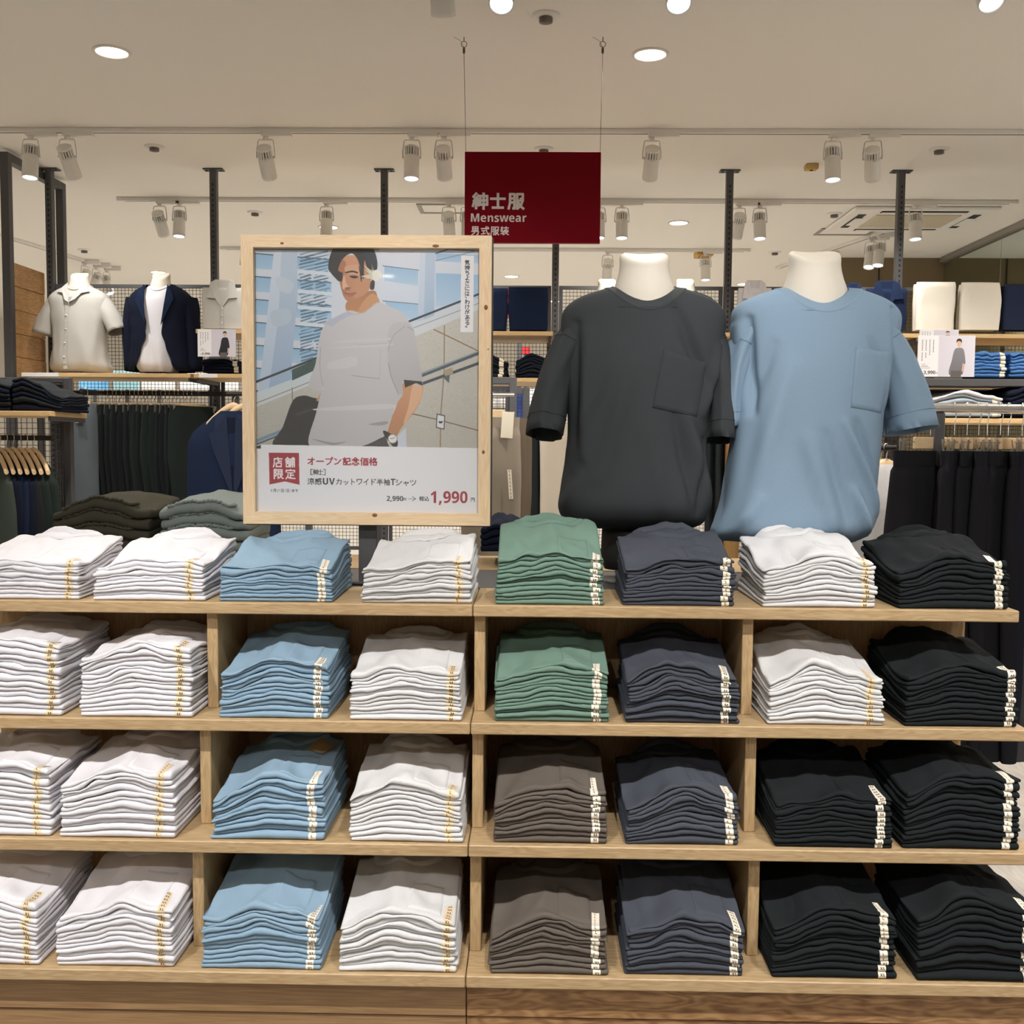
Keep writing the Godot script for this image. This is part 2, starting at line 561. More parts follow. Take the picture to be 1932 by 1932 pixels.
# ---------------------------------------------------------------- folded stacks
class Pile:
	var n := 10
	var w := 0.25
	var d := 0.26
	var hl := 0.09
	var hp := 0.11
	var up := 0.5
	var hr := 0.09
	var hmin := 0.09
	var rise := 0.4
	var taper := 0.03
	var sd := 0.0
	var noise: FastNoiseLite
	func H(u: float) -> float:
		var t: float
		var a: float
		if u < up:
			t = clampf(u / up, 0.0, 1.0); a = hl
		else:
			t = clampf((1.0 - u) / (1.0 - up), 0.0, 1.0); a = hr
		var s := t * t * (3.0 - 2.0 * t)
		return a + (hp - a) * (s * 0.75 + t * 0.25)
	func Y(k: float, u: float, v: float) -> float:
		var t := k / n
		if t <= 0.0:
			return 0.0
		var sv := clampf((v - 0.04) / 0.96, 0.0, 1.0)
		sv = sv * sv * (3.0 - 2.0 * sv)
		var y := hmin * t * (1.0 + rise * sv) + (H(u) - hmin) * pow(t, 0.62) * (1.0 - 0.45 * v)
		y += noise.get_noise_3d(u * 95.0, v * 60.0 + sd, k * 11.0) * 0.013 * pow(t, 0.7) * (0.35 + 0.65 * minf(1.0, t * 2.0))
		y += noise.get_noise_3d(u * 210.0 + 300.0, v * 120.0 + sd, k * 60.0) * 0.0035 * (1.0 - t * 0.4) * minf(1.0, t * 6.0)
		return maxf(y, 0.0035 * k)
	# a point of layer k: x across (from -w/2), s: < 0 .. 1 round the front fold (bottom to top), then v along the top
	func fold_r(k: int, u: float) -> float:
		return maxf(0.0018, (Y(k + 1, u, 0.0) - Y(k, u, 0.0)) * 0.47)
	func wk(k: int, wf: float) -> float:
		return w * (1.0 - taper * float(k) / n) * wf
	func top(k: int, x: float, v: float, wf: float, inflate: float) -> Vector3:
		var u := x / wk(k, wf) + 0.5
		return Vector3(x, Y(k + 1, u, v) - 0.0004 + inflate, -v * d)
	func nose(k: int, x: float, a: float, wf: float, inflate: float) -> Vector3:
		var u := x / wk(k, wf) + 0.5
		var y0 := Y(k, u, 0.0)
		var y1 := Y(k + 1, u, 0.0)
		var r := maxf(0.0018, (y1 - y0) * 0.48)
		return Vector3(x, (y0 + y1) * 0.5 + (r + inflate) * sin(a), -r + (r * 1.15 + inflate) * cos(a))
	func shell(k: int, wf: float, nx: int, nt: int) -> Array:
		var W := wk(k, wf)
		var cols := []
		var r0 := 0.0045
		for a in [90.0, 62.0, 30.0]:
			cols.append([-W * 0.5 + r0 - r0 * sin(deg_to_rad(a)), cos(deg_to_rad(a))])
		for i in nx + 1:
			cols.append([lerpf(-W * 0.5 + r0, W * 0.5 - r0, float(i) / nx), 1.0])
		for a in [30.0, 62.0, 90.0]:
			cols.append([W * 0.5 - r0 + r0 * sin(deg_to_rad(a)), cos(deg_to_rad(a))])
		var rows := []
		for c in cols:
			var x: float = c[0]
			var s: float = c[1]
			var u := x / W + 0.5
			var row := []
			var y0 := Y(k, u, 0.0)
			var y1 := Y(k + 1, u, 0.0)
			var m := (y0 + y1) * 0.5
			var r := maxf(0.0018, (y1 - y0) * 0.48)
			var side := (1.0 - s) * 0.004
			for a in [-90.0, -52.0, -18.0, 18.0, 52.0, 90.0]:
				row.append(Vector3(x, m + r * s * sin(deg_to_rad(a)), -r + r * 1.15 * cos(deg_to_rad(a)) * (0.4 + 0.6 * s) - side))
			for j in range(1, nt + 1):
				var v := float(j) / nt
				var b0 := Y(k, u, v)
				var b1 := Y(k + 1, u, v) - 0.0004
				var mm := (b0 + b1) * 0.5
				row.append(Vector3(x, mm + (b1 - mm) * s, -v * d))
			var e0 := Y(k, u, 1.0)
			var e1 := Y(k + 1, u, 1.0)
			row.append(Vector3(x, (e0 + e1) * 0.5, -d - 0.004 * s))
			for j in [4, 3, 2, 1]:
				var v: float = j / 4.0
				var b0 := Y(k, u, v) + 0.0004
				var mm := (b0 + Y(k + 1, u, v)) * 0.5
				row.append(Vector3(x, mm + (b0 - mm) * s, -v * d))
			rows.append(row)
		return rows
	func sticker(k: int, wf: float, xs: float, sw: float, length: float, tilt: float) -> Array:
		# rows of points and their print coordinates, from the top end down over the fold
		var rows := []
		var path := []
		var nt := maxi(2, int(length / 0.008))
		for j in range(nt, 0, -1):
			path.append([true, length * j / nt / d])
		for a in [90.0, 60.0, 30.0, 0.0, -30.0, -60.0, -80.0]:
			path.append([false, deg_to_rad(a)])
		for q in path:
			var row := []
			for c in 3:
				var x := xs + sw * (c - 1) * 0.5
				if q[0]:
					x += tilt * q[1] * d
					row.append(top(k, x, q[1], wf, 0.0009))
				else:
					row.append(nose(k, x, q[1], wf, 0.0006))
			rows.append(row)
		var uvs := []
		var s := 0.0
		for i in rows.size():
			if i > 0:
				s += rows[i][1].distance_to(rows[i - 1][1])
			uvs.append([Vector2(0, s / 0.0115), Vector2(0.5, s / 0.0115), Vector2(1, s / 0.0115)])
		return [rows, uvs]

const ORD := ["bottom one", "second from bottom", "third from bottom", "fourth from bottom", "fifth from bottom", "sixth from bottom", "seventh from bottom", "eighth from bottom", "ninth from bottom", "tenth from bottom", "eleventh from bottom", "twelfth from bottom", "thirteenth from bottom", "fourteenth from bottom", "fifteenth from bottom"]

func layer_mesh(p: Pile, k: int, wf: float, nx: int, nt: int, shift: Vector3) -> Mesh:
	var rows := p.shell(k, wf, nx, nt)
	for r in rows:
		for i in r.size():
			r[i] -= shift
	var b := B.new()
	b.grid(rows, true, true)
	return b.mesh()

func shirt_pile(where: Vector3, p: Pile, mat: Material, called: String, colour: String, place: String, sizes: String, xs: float, on_white: bool, group: String, yaw: float):
	var wf := 1.0
	for k in p.n:
		var last := k == p.n - 1
		wf = 1.0 + rng.randf_range(-0.012, 0.008)
		var dx := rng.randf_range(-0.0035, 0.0035)
		var dz := rng.randf_range(-0.005, 0.004) - 0.004 * k / p.n
		var low := p.Y(k, 0.5, 0.3)
		var shift := Vector3(0, low, 0)
		var label := "%s folded T-shirt, %s, %s" % [colour, "topmost" if last else ORD[k], place]
		var t := thing(called, label, "T-shirt", where + Basis(Vector3.UP, yaw) * Vector3(dx, low, dz), yaw + rng.randf_range(-0.008, 0.008), group)
		put("body", layer_mesh(p, k, wf, 34 if last else 20, 20 if last else 7, shift), mat, t)
		# size sticker
		var sz: String = sizes[clampi(int(float(k) / p.n * sizes.length()), 0, sizes.length() - 1)]
		var q := p.sticker(k, wf, xs + rng.randf_range(-0.004, 0.004) - dx, 0.0165, rng.randf_range(0.052, 0.066) if last else 0.012, rng.randf_range(-0.08, 0.08))
		for r in q[0]:
			for i in r.size():
				r[i] -= shift
		var b := B.new()
		b.grid(q[0], false, true, 0, q[1])
		obj("size_sticker", b, M["st_" + sz + ("_w" if on_white else "")], t)
		if last and colour == "light blue" and place == "third shelf":
			var W := p.wk(k, wf)
			var kr := []
			for j in 6:
				var row := []
				for i in 5:
					row.append(p.top(k, (0.20 + 0.045 * i + 0.014 * j) * W, 0.60 + 0.055 * j - 0.012 * i, wf, 0.0035) - shift)
				kr.append(row)
			b = B.new()
			b.grid(kr, false, true)
			obj("kraft_tag", b, M.kraft, t)
		if last:
			pocket_and_collar(p, k, wf, shift, mat, t)

func pocket_and_collar(p: Pile, k: int, wf: float, shift: Vector3, mat: Material, t: Node):
	var W := p.wk(k, wf)
	var b := B.new()
	var rows := []
	for j in 13:
		var row := []
		for i in 13:
			var fu := [0.0, 0.02, 0.1, 0.2, 0.3, 0.4, 0.5, 0.6, 0.7, 0.8, 0.9, 0.98, 1.0][i] as float
			var fv := [0.0, 0.02, 0.1, 0.2, 0.3, 0.4, 0.5, 0.6, 0.7, 0.8, 0.9, 0.98, 1.0][j] as float
			var edge := i == 0 or j == 0 or i == 12 or j == 12
			row.append(p.top(k, lerpf(0.08, 0.37, fu) * W, lerpf(0.06, 0.50, fv), wf, -0.0004 if edge else 0.0021) - shift)
		rows.append(row)
	b.grid(rows, false, true)
	obj("pocket", b, mat, t)
	# collar rib: a band round the neck opening at the far end, and the folded sleeve edges beside it
	b = B.new()
	rows = []
	for j in 7:
		var row := []
		var f := j / 6.0
		for i in 19:
			var a := PI * (i / 18.0)
			var rx := lerpf(0.062, 0.086, f)
			var rz := lerpf(0.050, 0.072, f)
			var v := clampf(1.0 - (rz * sin(a)) / p.d, 0.0, 1.0)
			var q := p.top(k, rx * cos(a), v, wf, 0.0055 * sin(PI * f) + 0.0004)
			row.append(q - shift)
		rows.append(row)
	b.grid(rows, false, false)
	# back of the neck standing up behind the opening
	rows = []
	for j in 5:
		var row := []
		for i in 13:
			var x := lerpf(-0.082, 0.082, i / 12.0)
			var q := p.top(k, x, 1.0, wf, 0.0) - shift
			var lift := 0.015 * sqrt(maxf(0.0, 1.0 - pow(x / 0.083, 2)))
			var f := j / 4.0
			row.append(q + Vector3(0, lift * sin(PI * 0.5 * f) - 0.001, 0.006 - 0.014 * f))
		rows.append(row)
	b.grid(rows, false, true)
	obj("collar", b, mat, t)

# ---------------------------------------------------------------- the stepped display
const SHELF_Y := [1.092, 0.842, 0.592, 0.337]
const SHELF_D := [2.276, 2.211, 2.149, 2.083]
const DIV_D := [2.31, 2.25, 2.19]
const BACK_D := 2.556

func display_unit(label: String, x0: float, x1: float, dividers: Array, panel: Material):
	var u := thing("display_shelf", label, "shelf", Vector3((x0 + x1) * 0.5, 0, -2.5))
	var cx := (x0 + x1) * 0.5
	for k in 4:
		var b := B.new()
		var dep: float = BACK_D - SHELF_D[k]
		b.box(Vector3(0, SHELF_Y[k] - 0.013, -(SHELF_D[k] + dep * 0.5) + 2.5), Vector3(x1 - x0 - 0.001, 0.026, dep), 0.0022)
		obj("shelf_board", b, M.oak, u)
	for k in 3:
		for x in dividers:
			var b := B.new()
			var top: float = SHELF_Y[k] - 0.0262
			var bot: float = SHELF_Y[k + 1] + 0.0002
			var dep: float = BACK_D - DIV_D[k]
			b.box(Vector3(x - cx, (top + bot) * 0.5, -(DIV_D[k] + dep * 0.5) + 2.5), Vector3(0.0245, top - bot, dep), 0.0015)
			obj("divider", b, M.oak_up, u)
	var b2 := B.new()
	b2.box(Vector3(0, 0.272, -2.112 + 2.5 - 0.009), Vector3(x1 - x0 - 0.001, 0.077, 0.018), 0.0015)
	obj("base_panel", b2, panel, u)
	b2 = B.new()
	b2.box(Vector3(0, 0.130, -2.116 + 2.5 - 0.009), Vector3(x1 - x0 - 0.001, 0.200, 0.018), 0.0015)
	obj("drawer_front", b2, panel, u)
	b2 = B.new()
	b2.box(Vector3(0, 0.015, -2.16 + 2.5 - 0.01), Vector3(x1 - x0 - 0.02, 0.030, 0.02), 0.001)
	obj("kick_plate", b2, M.back_wood, u)
	b2 = B.new()
	b2.box(Vector3(0, 0.53, -BACK_D + 2.5 - 0.008), Vector3(x1 - x0 - 0.001, 1.06, 0.015), 0.001)
	obj("back_panel", b2, M.back_wood, u)

# one line for each stack: row, colour, left, right, bottom, top left y, peak x, peak y, top right y, layers, sticker x, sizes
const STACKS := [
	[0, "white", -80, 149, 1136, 1074, 20, 1058, 1070, 10, 128, "S", "stack away from light blue stack, top shelf"],
	[0, "white", 175, 386, 1137, 1078, 262, 1056, 1067, 10, 358, "S", "stack beside light blue stack, top shelf"],
	[0, "blue", 413, 628, 1139, 1076, 516, 1068, 1073, 10, 607, "S", "top shelf"],
	[0, "pale", 680, 890, 1141, 1080, 830, 1055, 1057, 11, 864, "S", "stack beside light blue stack, top shelf"],
	[0, "green", 934, 1140, 1143, 1059, 1040, 1040, 1054, 12, 1122, "MMMS", "top shelf"],
	[0, "slate", 1177, 1388, 1148, 1077, 1276, 1056, 1062, 11, 1368, "S", "top shelf"],
	[0, "pale", 1439, 1654, 1151, 1081, 1556, 1048, 1066, 11, 1632, "MMS", "stack beside black stack, top shelf"],
	[0, "black", 1693, 1904, 1156, 1090, 1792, 1054, 1067, 9, 1883, "S", "top shelf"],
	[1, "white", -110, 116, 1355, 1228, -10, 1208, 1223, 14, 97, "M", "stack away from light blue stack, second shelf"],
	[1, "white", 150, 364, 1358, 1250, 254, 1216, 1230, 15, 339, "M", "stack beside light blue stack, second shelf"],
	[1, "blue", 413, 622, 1361, 1279, 516, 1243, 1260, 13, 600, "M", "second shelf"],
	[1, "pale", 658, 871, 1362, 1279, 754, 1259, 1272, 12, 850, "M", "stack beside light blue stack, second shelf"],
	[1, "green", 932, 1149, 1366, 1279, 1051, 1253, 1271, 13, 1125, "XLLLL", "second shelf"],
	[1, "slate", 1180, 1395, 1375, 1295, 1267, 1256, 1285, 13, 1369, "M", "second shelf"],
	[1, "pale", 1448, 1669, 1376, 1291, 1540, 1254, 1287, 12, 1641, "XXLLL", "stack beside black stack, second shelf"],
	[1, "black", 1707, 1922, 1382, 1298, 1808, 1262, 1278, 12, 1904, "M", "second shelf"],
	[2, "white", -130, 98, 1584, 1470, -10, 1446, 1464, 13, 69, "L", "stack away from light blue stack, third shelf"],
	[2, "white", 113, 333, 1587, 1488, 229, 1453, 1470, 13, 301, "L", "stack beside light blue stack, third shelf"],
	[2, "blue", 399, 614, 1591, 1517, 504, 1469, 1484, 12, 588, "L", "third shelf"],
	[2, "pale", 658, 873, 1593, 1514, 738, 1477, 1504, 11, 847, "L", "third shelf"],
	[2, "brown", 930, 1146, 1600, 1522, 1033, 1488, 1502, 11, 1123, "MMMS", "third shelf"],
	[2, "slate", 1181, 1396, 1603, 1538, 1296, 1484, 1513, 11, 1376, "L", "third shelf"],
	[2, "black", 1460, 1684, 1608, 1527, 1579, 1508, 1518, 11, 1660, "M", "stack beside slate stack, third shelf"],
	[2, "black", 1704, 1925, 1617, 1515, 1806, 1468, 1490, 13, 1900, "L", "stack at open shelf end, third shelf"],
	[3, "white", -150, 74, 1827, 1730, -40, 1700, 1725, 12, 50, "X", "stack away from light blue stack, lowest shelf"],
	[3, "white", 104, 328, 1832, 1744, 241, 1709, 1726, 12, 304, "X", "stack beside light blue stack, lowest shelf"],
	[3, "blue", 379, 606, 1835, 1744, 486, 1715, 1737, 12, 587, "X", "lowest shelf"],
	[3, "pale", 640, 863, 1840, 1762, 736, 1721, 1748, 12, 841, "X", "lowest shelf"],
	[3, "brown", 922, 1145, 1846, 1776, 1027, 1735, 1760, 11, 1123, "XLLL", "lowest shelf"],
	[3, "slate", 1181, 1405, 1849, 1765, 1289, 1731, 1755, 12, 1386, "X", "lowest shelf"],
	[3, "black", 1455, 1692, 1854, 1762, 1572, 1717, 1738, 12, 1666, "XLLL", "stack beside slate stack, lowest shelf"],
	[3, "black", 1726, 1968, 1861, 1745, 1820, 1698, 1728, 11, 1936, "X", "stack at open shelf end, lowest shelf"],
]
const COLOUR_WORDS := {"white": "white", "blue": "light blue", "pale": "pale grey", "green": "sage green", "slate": "slate blue", "black": "black", "brown": "brown"}
const GROUP_WORDS := ["top shelf", "second shelf", "third shelf", "lowest shelf"]

func shirts():
	for s in STACKS:
		var p := Pile.new()
		p.noise = nz
		p.n = s[9]
		var row: int = s[0]
		var dd: float = SHELF_D[row] + 0.014
		var y0: float = SHELF_Y[row] + 0.0006
		var a := at(s[2], s[4], dd)
		var c := at(s[3], s[4], dd)
		p.w = c.x - a.x
		p.d = 0.262 if row == 0 else 0.268
		var base := (a.y + c.y) * 0.5
		p.hl = at(s[2], s[5], dd).y - at(s[2], s[4], dd).y
		p.hp = at(s[6], s[7], dd).y - base
		p.hr = at(s[3], s[8], dd).y - at(s[3], s[4], dd).y
		p.up = clampf((at(s[6], s[7], dd).x - a.x) / p.w, 0.2, 0.8)
		p.hmin = minf(p.hl, p.hr)
		p.sd = rng.randf_range(0, 900)
		p.rise = 0.62 if row == 0 else clampf((0.200 - p.hp * 0.55) / p.hmin - 0.75, 0.05, 0.42)
		var word: String = COLOUR_WORDS[s[1]]
		shirt_pile(Vector3((a.x + c.x) * 0.5, y0, -dd), p, M["tee_" + s[1]], "folded_%s_shirt" % word.replace(" ", "_"), word, s[12], s[11], at(s[10], s[4], dd).x - (a.x + c.x) * 0.5, s[1] == "white" or s[1] == "pale", "%s T-shirts on the %s" % [word, GROUP_WORDS[row]] , rng.randf_range(-0.012, 0.012))

# ---------------------------------------------------------------- clothes on torsos
class Drape:
	# keys: [y, half width, half depth, centre x, centre z]; an upright garment lofted through rounded sections
	var keys := []
	var ridges := []
	var noise: FastNoiseLite
	var amp := 0.004
	var ex := 2.5
	var sd := 0.0
	var fold := 0.0
	func sec(y: float) -> Array:
		var i := 0
		while i < keys.size() - 2 and keys[i + 1][0] > y:
			i += 1
		var a: Array = keys[maxi(i - 1, 0)]
		var b: Array = keys[i]
		var c: Array = keys[i + 1]
		var e: Array = keys[mini(i + 2, keys.size() - 1)]
		var t: float = clampf((y - b[0]) / (c[0] - b[0]), 0.0, 1.0)
		var o := []
		for k in range(1, 5):
			var m0: float = (c[k] - a[k]) / (c[0] - a[0]) * (c[0] - b[0]) if c[0] != a[0] else 0.0
			var m1: float = (e[k] - b[k]) / (e[0] - b[0]) * (c[0] - b[0]) if e[0] != b[0] else 0.0
			var t2 := t * t
			var t3 := t2 * t
			var lo: float = minf(b[k], c[k])
			var hi: float = maxf(b[k], c[k])
			var val: float = b[k] * (2 * t3 - 3 * t2 + 1) + m0 * (t3 - 2 * t2 + t) + c[k] * (3 * t2 - 2 * t3) + m1 * (t3 - t2)
			o.append(clampf(val, lo - 0.004, hi + 0.004))
		return o
	func bump(x: float, y: float, th: float) -> float:
		var top: float = keys[0][0]
		var span: float = top - keys[-1][0]
		var down := clampf((top - y) / span, 0.0, 1.0)
		var f := amp * noise.get_noise_3d(x * 160.0 + sd, y * 55.0, sin(th) * 20.0) * (0.3 + 1.6 * down)
		f += fold * sin(th * 9.0 + sd + 2.2 * sin(y * 7.0 + sd)) * smoothstep(0.25, 1.0, down)
		if sin(th) > -0.2:
			for r in ridges:
				var a := Vector2(r[0], r[1])
				var ab := Vector2(r[2], r[3]) - a
				var q := Vector2(x, y) - a
				var t := clampf(q.dot(ab) / ab.length_squared(), 0.0, 1.0)
				var dd := (q - ab * t).length()
				f += r[5] * exp(-pow(dd / r[4], 2)) * (0.35 + 0.65 * sin(PI * clampf(t * 0.9 + 0.05, 0.0, 1.0)))
		return f
	func pt(y: float, th: float, grow := 0.0) -> Vector3:
		var s := sec(y)
		var c := cos(th)
		var n := sin(th)
		var px: float = signf(c) * pow(absf(c), 2.0 / ex)
		var pz: float = signf(n) * pow(absf(n), 2.0 / ex)
		var x: float = s[2] + s[0] * px
		var f := bump(x, y, th) + grow
		return Vector3(x + f * px * 0.6, y, s[3] + s[1] * pz + f * (pz if absf(pz) > 0.3 else pz * 0.6))
	func front(x: float, y: float, grow := 0.0) -> Vector3:
		var s := sec(y)
		var q: float = clampf((x - s[2]) / s[0], -0.999, 0.999)
		var th := acos(signf(q) * pow(absf(q), ex / 2.0))
		var p := pt(y, th, grow)
		return Vector3(x, y, p.z)
	# rows that start at the neckline (half width, side height, front height) and become level rings below
	func cut_rows(ny: int, seg: int, hw: float, ys: float, yf: float, level: float) -> Array:
		var out := []
		var n1 := 22
		for i in n1:
			var t := float(i) / n1
			var row := []
			for k in seg:
				var th := TAU * k / seg
				var sn := sin(th)
				var y0 := ys + (yf - ys) * maxf(0.0, sn) * maxf(0.0, sn)
				var s := sec(y0)
				var q: float = clampf(hw * cos(th) / s[0], -1.0, 1.0)
				var th0 := acos(clampf(signf(q) * pow(absf(q), ex / 2.0), -1.0, 1.0))
				if sn < 0.0:
					th0 = TAU - th0
				row.append(pt(lerpf(y0, level, t), lerpf(th0, th, t)))
			out.append(row)
		out.append_array(rows(ny, seg, level))
		return out
	func rows(ny: int, seg: int, y0 := 1e9, y1 := -1e9) -> Array:
		var out := []
		var top: float = minf(y0, keys[0][0])
		var bot: float = maxf(y1, keys[-1][0])
		for i in ny + 1:
			var t := float(i) / ny
			var y := lerpf(top, bot, t * 0.55 + 0.45 * t * t)
			var row := []
			for k in seg:
				row.append(pt(y, TAU * k / seg))
			out.append(row)
		return out

func tube_cloth(a: Vector3, c: Vector3, e: Vector3, ra: Vector2, re: Vector2, seed_: float, b: B, n := 18, seg := 30, amp := 0.004):
	# a sleeve: elliptical sections from shoulder to cuff, open at the cuff with a turned-in hem
	var rows := []
	for i in n + 5:
		var t := minf(1.0, float(i) / n)
		var p := a * (1 - t) * (1 - t) + c * 2 * t * (1 - t) + e * t * t
		var d := ((c - a) * (1 - t) + (e - c) * t).normalized()
		var fx := Vector3(0, 0, 1).cross(d).normalized()
		var fz := d.cross(fx).normalized()
		var r := ra.lerp(re, t)
		var back := 0.0
		if i > n:
			r *= 0.965 if i == n + 1 else 0.93
			back = 0.0 if i == n + 1 else 0.012 * (i - n - 1)
		var row := []
		for k in seg:
			var th := TAU * k / seg
			var f := amp * nz.get_noise_3d(cos(th) * 40.0 + seed_, t * 38.0, sin(th) * 40.0) * (2.0 if i <= n else 0.5)
			row.append(p - d * back + fx * cos(th) * (r.x + f) + fz * sin(th) * (r.y + f))
		rows.append(row)
	b.grid(rows, true, false)

func neck(parent: Node, y0: float, y1: float, w0: float, w1: float, dp: float):
	var rows := []
	var tab := [[0.0, 1.34], [0.22, 1.30], [0.35, 1.23], [0.49, 1.10], [0.62, 1.02], [0.75, 0.99], [0.88, 1.0], [0.95, 0.985], [0.985, 0.94], [1.0, 0.84]]
	for q in tab:
		var row := []
		for k in 36:
			var th := TAU * k / 36
			var w: float = w1 * q[1]
			var tilt: float = 0.5 + 0.5 * sin(th)
			var cut: float = -0.040 * tilt * tilt * smoothstep(0.6, 1.0, q[0])
			row.append(Vector3(w * cos(th), lerpf(y0, y1, q[0]) + cut, dp * q[1] * sin(th) * 1.04 + 0.008 * (1.0 - q[0])))
		rows.append(row)
	var b := B.new()
	b.grid(rows, true, false)
	b.cap(rows[-1], Vector3.UP)
	obj("neck", b, M.mannequin, parent)

# spec: px centre, D, table of px sections, ridges in px, sleeves, pocket corners
func tee_mannequin(called: String, label: String, spec: Dictionary, mat: Material):
	var cx: float = spec.cx
	var D: float = spec.D
	var base_y: float = spec.base
	var o := at(cx, 700, D)
	var mm := D / FPX
	var t := thing(called, label, "mannequin", Vector3(o.x, base_y, -D), spec.get("turn", 0.0))
	var fx := func(px: float) -> float: return (px - cx) * mm
	var fy := func(py: float) -> float: return at(cx, py, D).y - base_y
	var dr := Drape.new()
	dr.noise = nz
	dr.sd = spec.get("sd", 0.0)
	dr.amp = spec.get("amp", 0.006)
	dr.fold = spec.get("fold", 0.0)
	for k in spec.keys:
		dr.keys.append([fy.call(k[0]), k[1] * mm, k[2] * mm, k[3] * mm, k[4] * mm])
	for r in spec.get("ridges", []):
		dr.ridges.append([fx.call(r[0]), fy.call(r[1]), fx.call(r[2]), fy.call(r[3]), r[4] * mm, r[5]])
	var shirt := Node3D.new()
	shirt.name = "t_shirt"
	t.add_child(shirt)
	var b := B.new()
	var big: bool = spec.get("big", true)
	b.grid(dr.cut_rows(84 if big else 30, 120 if big else 44, spec.collar[3] * mm * 0.97, fy.call(spec.collar[4]), fy.call(spec.collar[5]) + 0.003, dr.keys[5][0] if big else dr.keys[3][0]), true, false)
	obj("torso", b, mat, shirt)
	# sleeves
	for s in spec.sleeves:
		b = B.new()
		tube_cloth(Vector3(fx.call(s[0]), fy.call(s[1]), s[10] * mm), Vector3(fx.call(s[2]), fy.call(s[3]), s[10] * mm), Vector3(fx.call(s[4]), fy.call(s[5]), s[11] * mm), Vector2(s[6], s[7]) * mm, Vector2(s[8], s[9]) * mm, s[0], b, 20 if big else 10, 40 if big else 20, 0.005 if big else 0.003)
		var so := obj("sleeve", b, mat, shirt)
		if big:
			# the stitched seam round the sleeve and the hem line at the cuff
			for q in [0.30, 0.90]:
				b = B.new()
				var ring := []
				var A := Vector3(fx.call(s[0]), fy.call(s[1]), s[10] * mm)
				var C := Vector3(fx.call(s[2]), fy.call(s[3]), s[10] * mm)
				var E2 := Vector3(fx.call(s[4]), fy.call(s[5]), s[11] * mm)
				var p: Vector3 = A * (1 - q) * (1 - q) + C * 2 * q * (1 - q) + E2 * q * q
				var d: Vector3 = ((C - A) * (1 - q) + (E2 - C) * q).normalized()
				var ux: Vector3 = Vector3(0, 0, 1).cross(d).normalized()
				var uz: Vector3 = d.cross(ux).normalized()
				var rr: Vector2 = Vector2(s[6], s[7]).lerp(Vector2(s[8], s[9]), q) * mm
				for k in 41:
					var th := TAU * k / 40
					var f := 0.005 * nz.get_noise_3d(cos(th) * 40.0 + s[0], q * 38.0, sin(th) * 40.0) * 2.0
					ring.append(p + ux * cos(th) * (rr.x + f + 0.0005) + uz * sin(th) * (rr.y + f + 0.0005))
				b.tube(ring, 0.0009, 5, false)
				obj("stitching", b, mat, so)
	# collar band
	var col: Array = spec.collar   # inner half width, side y, front y, outer half width, side y, front y
	b = B.new()
	var rows := []
	for f in [0.0, 0.07, 0.2, 0.4, 0.6, 0.8, 0.93, 0.99, 1.0]:
		var row := []
		var up: float = minf(1.0, minf(f, 1.0 - f) * 14.0)
		for k in 64:
			var th := TAU * k / 64
			var hw: float = lerpf(col[0], col[3], f) * mm
			var ys: float = lerpf(fy.call(col[1]), fy.call(col[4]), f)
			var yf: float = lerpf(fy.call(col[2]), fy.call(col[5]), f)
			var sn := sin(th)
			var y := ys + (yf - ys) * (maxf(0.0, sn) * maxf(0.0, sn)) + 0.006 * maxf(0.0, -sn)
			var x := hw * cos(th)
			var zo := dr.front(x * 0.98, minf(y, dr.keys[0][0]), 0.0).z
			var z: float = lerpf(0.070 * sn, zo, 0.35 + 0.65 * f) if sn > 0 else 0.078 * sn * (0.9 + 0.15 * f)
			row.append(Vector3(x, y + 0.0022 * up, z + 0.0042 * up * sn + 0.0005 * sn))
		rows.append(row)
	b.grid(rows, true, false)
	obj("collar", b, mat, shirt)
	# chest pocket with its hemmed top edge
	if spec.has("pocket"):
		var q: Array = spec.pocket
		var pk := []
		for j in 15:
			var row := []
			for i in 15:
				var a: float = 0.0 if i == 0 else (1.0 if i == 14 else (i - 1) / 12.0 * 0.985 + 0.0075)
				var c: float = 0.0 if j == 0 else (1.0 if j == 14 else (j - 1) / 12.0 * 0.985 + 0.0075)
				var px: float = lerpf(lerpf(q[0], q[2], a), lerpf(q[6], q[4], a), c)
				var py: float = lerpf(lerpf(q[1], q[3], a), lerpf(q[7], q[5], a), c)
				var edge := i == 0 or j == 0 or i == 14 or j == 14
				row.append(dr.front(fx.call(px), fy.call(py), -0.0005 if edge else (0.0034 if c < 0.19 else 0.0026)))
			pk.append(row)
		b = B.new()
		b.grid(pk, false, false)
		obj("pocket", b, mat, shirt)
	neck(t, fy.call(spec.neck[0]), fy.call(spec.neck[1]), spec.neck[2] * mm, spec.neck[3] * mm, spec.neck[3] * mm * 0.98)
	# body under the shirt, its pole and foot
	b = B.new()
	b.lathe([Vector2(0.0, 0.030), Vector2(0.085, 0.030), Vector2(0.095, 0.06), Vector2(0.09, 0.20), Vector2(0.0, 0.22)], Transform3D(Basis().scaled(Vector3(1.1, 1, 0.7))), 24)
	obj("torso_form", b, M.slot, t)  # near-black colour paints in the shade below the shirt hem
	b = B.new()
	b.lathe([Vector2(0.11, 0.0), Vector2(0.11, 0.006), Vector2(0.02, 0.009), Vector2(0.012, 0.012), Vector2(0.012, 0.035)], Transform3D(), 24)
	obj("stand", b, M.steel, t)
	return [t, dr, fx, fy]

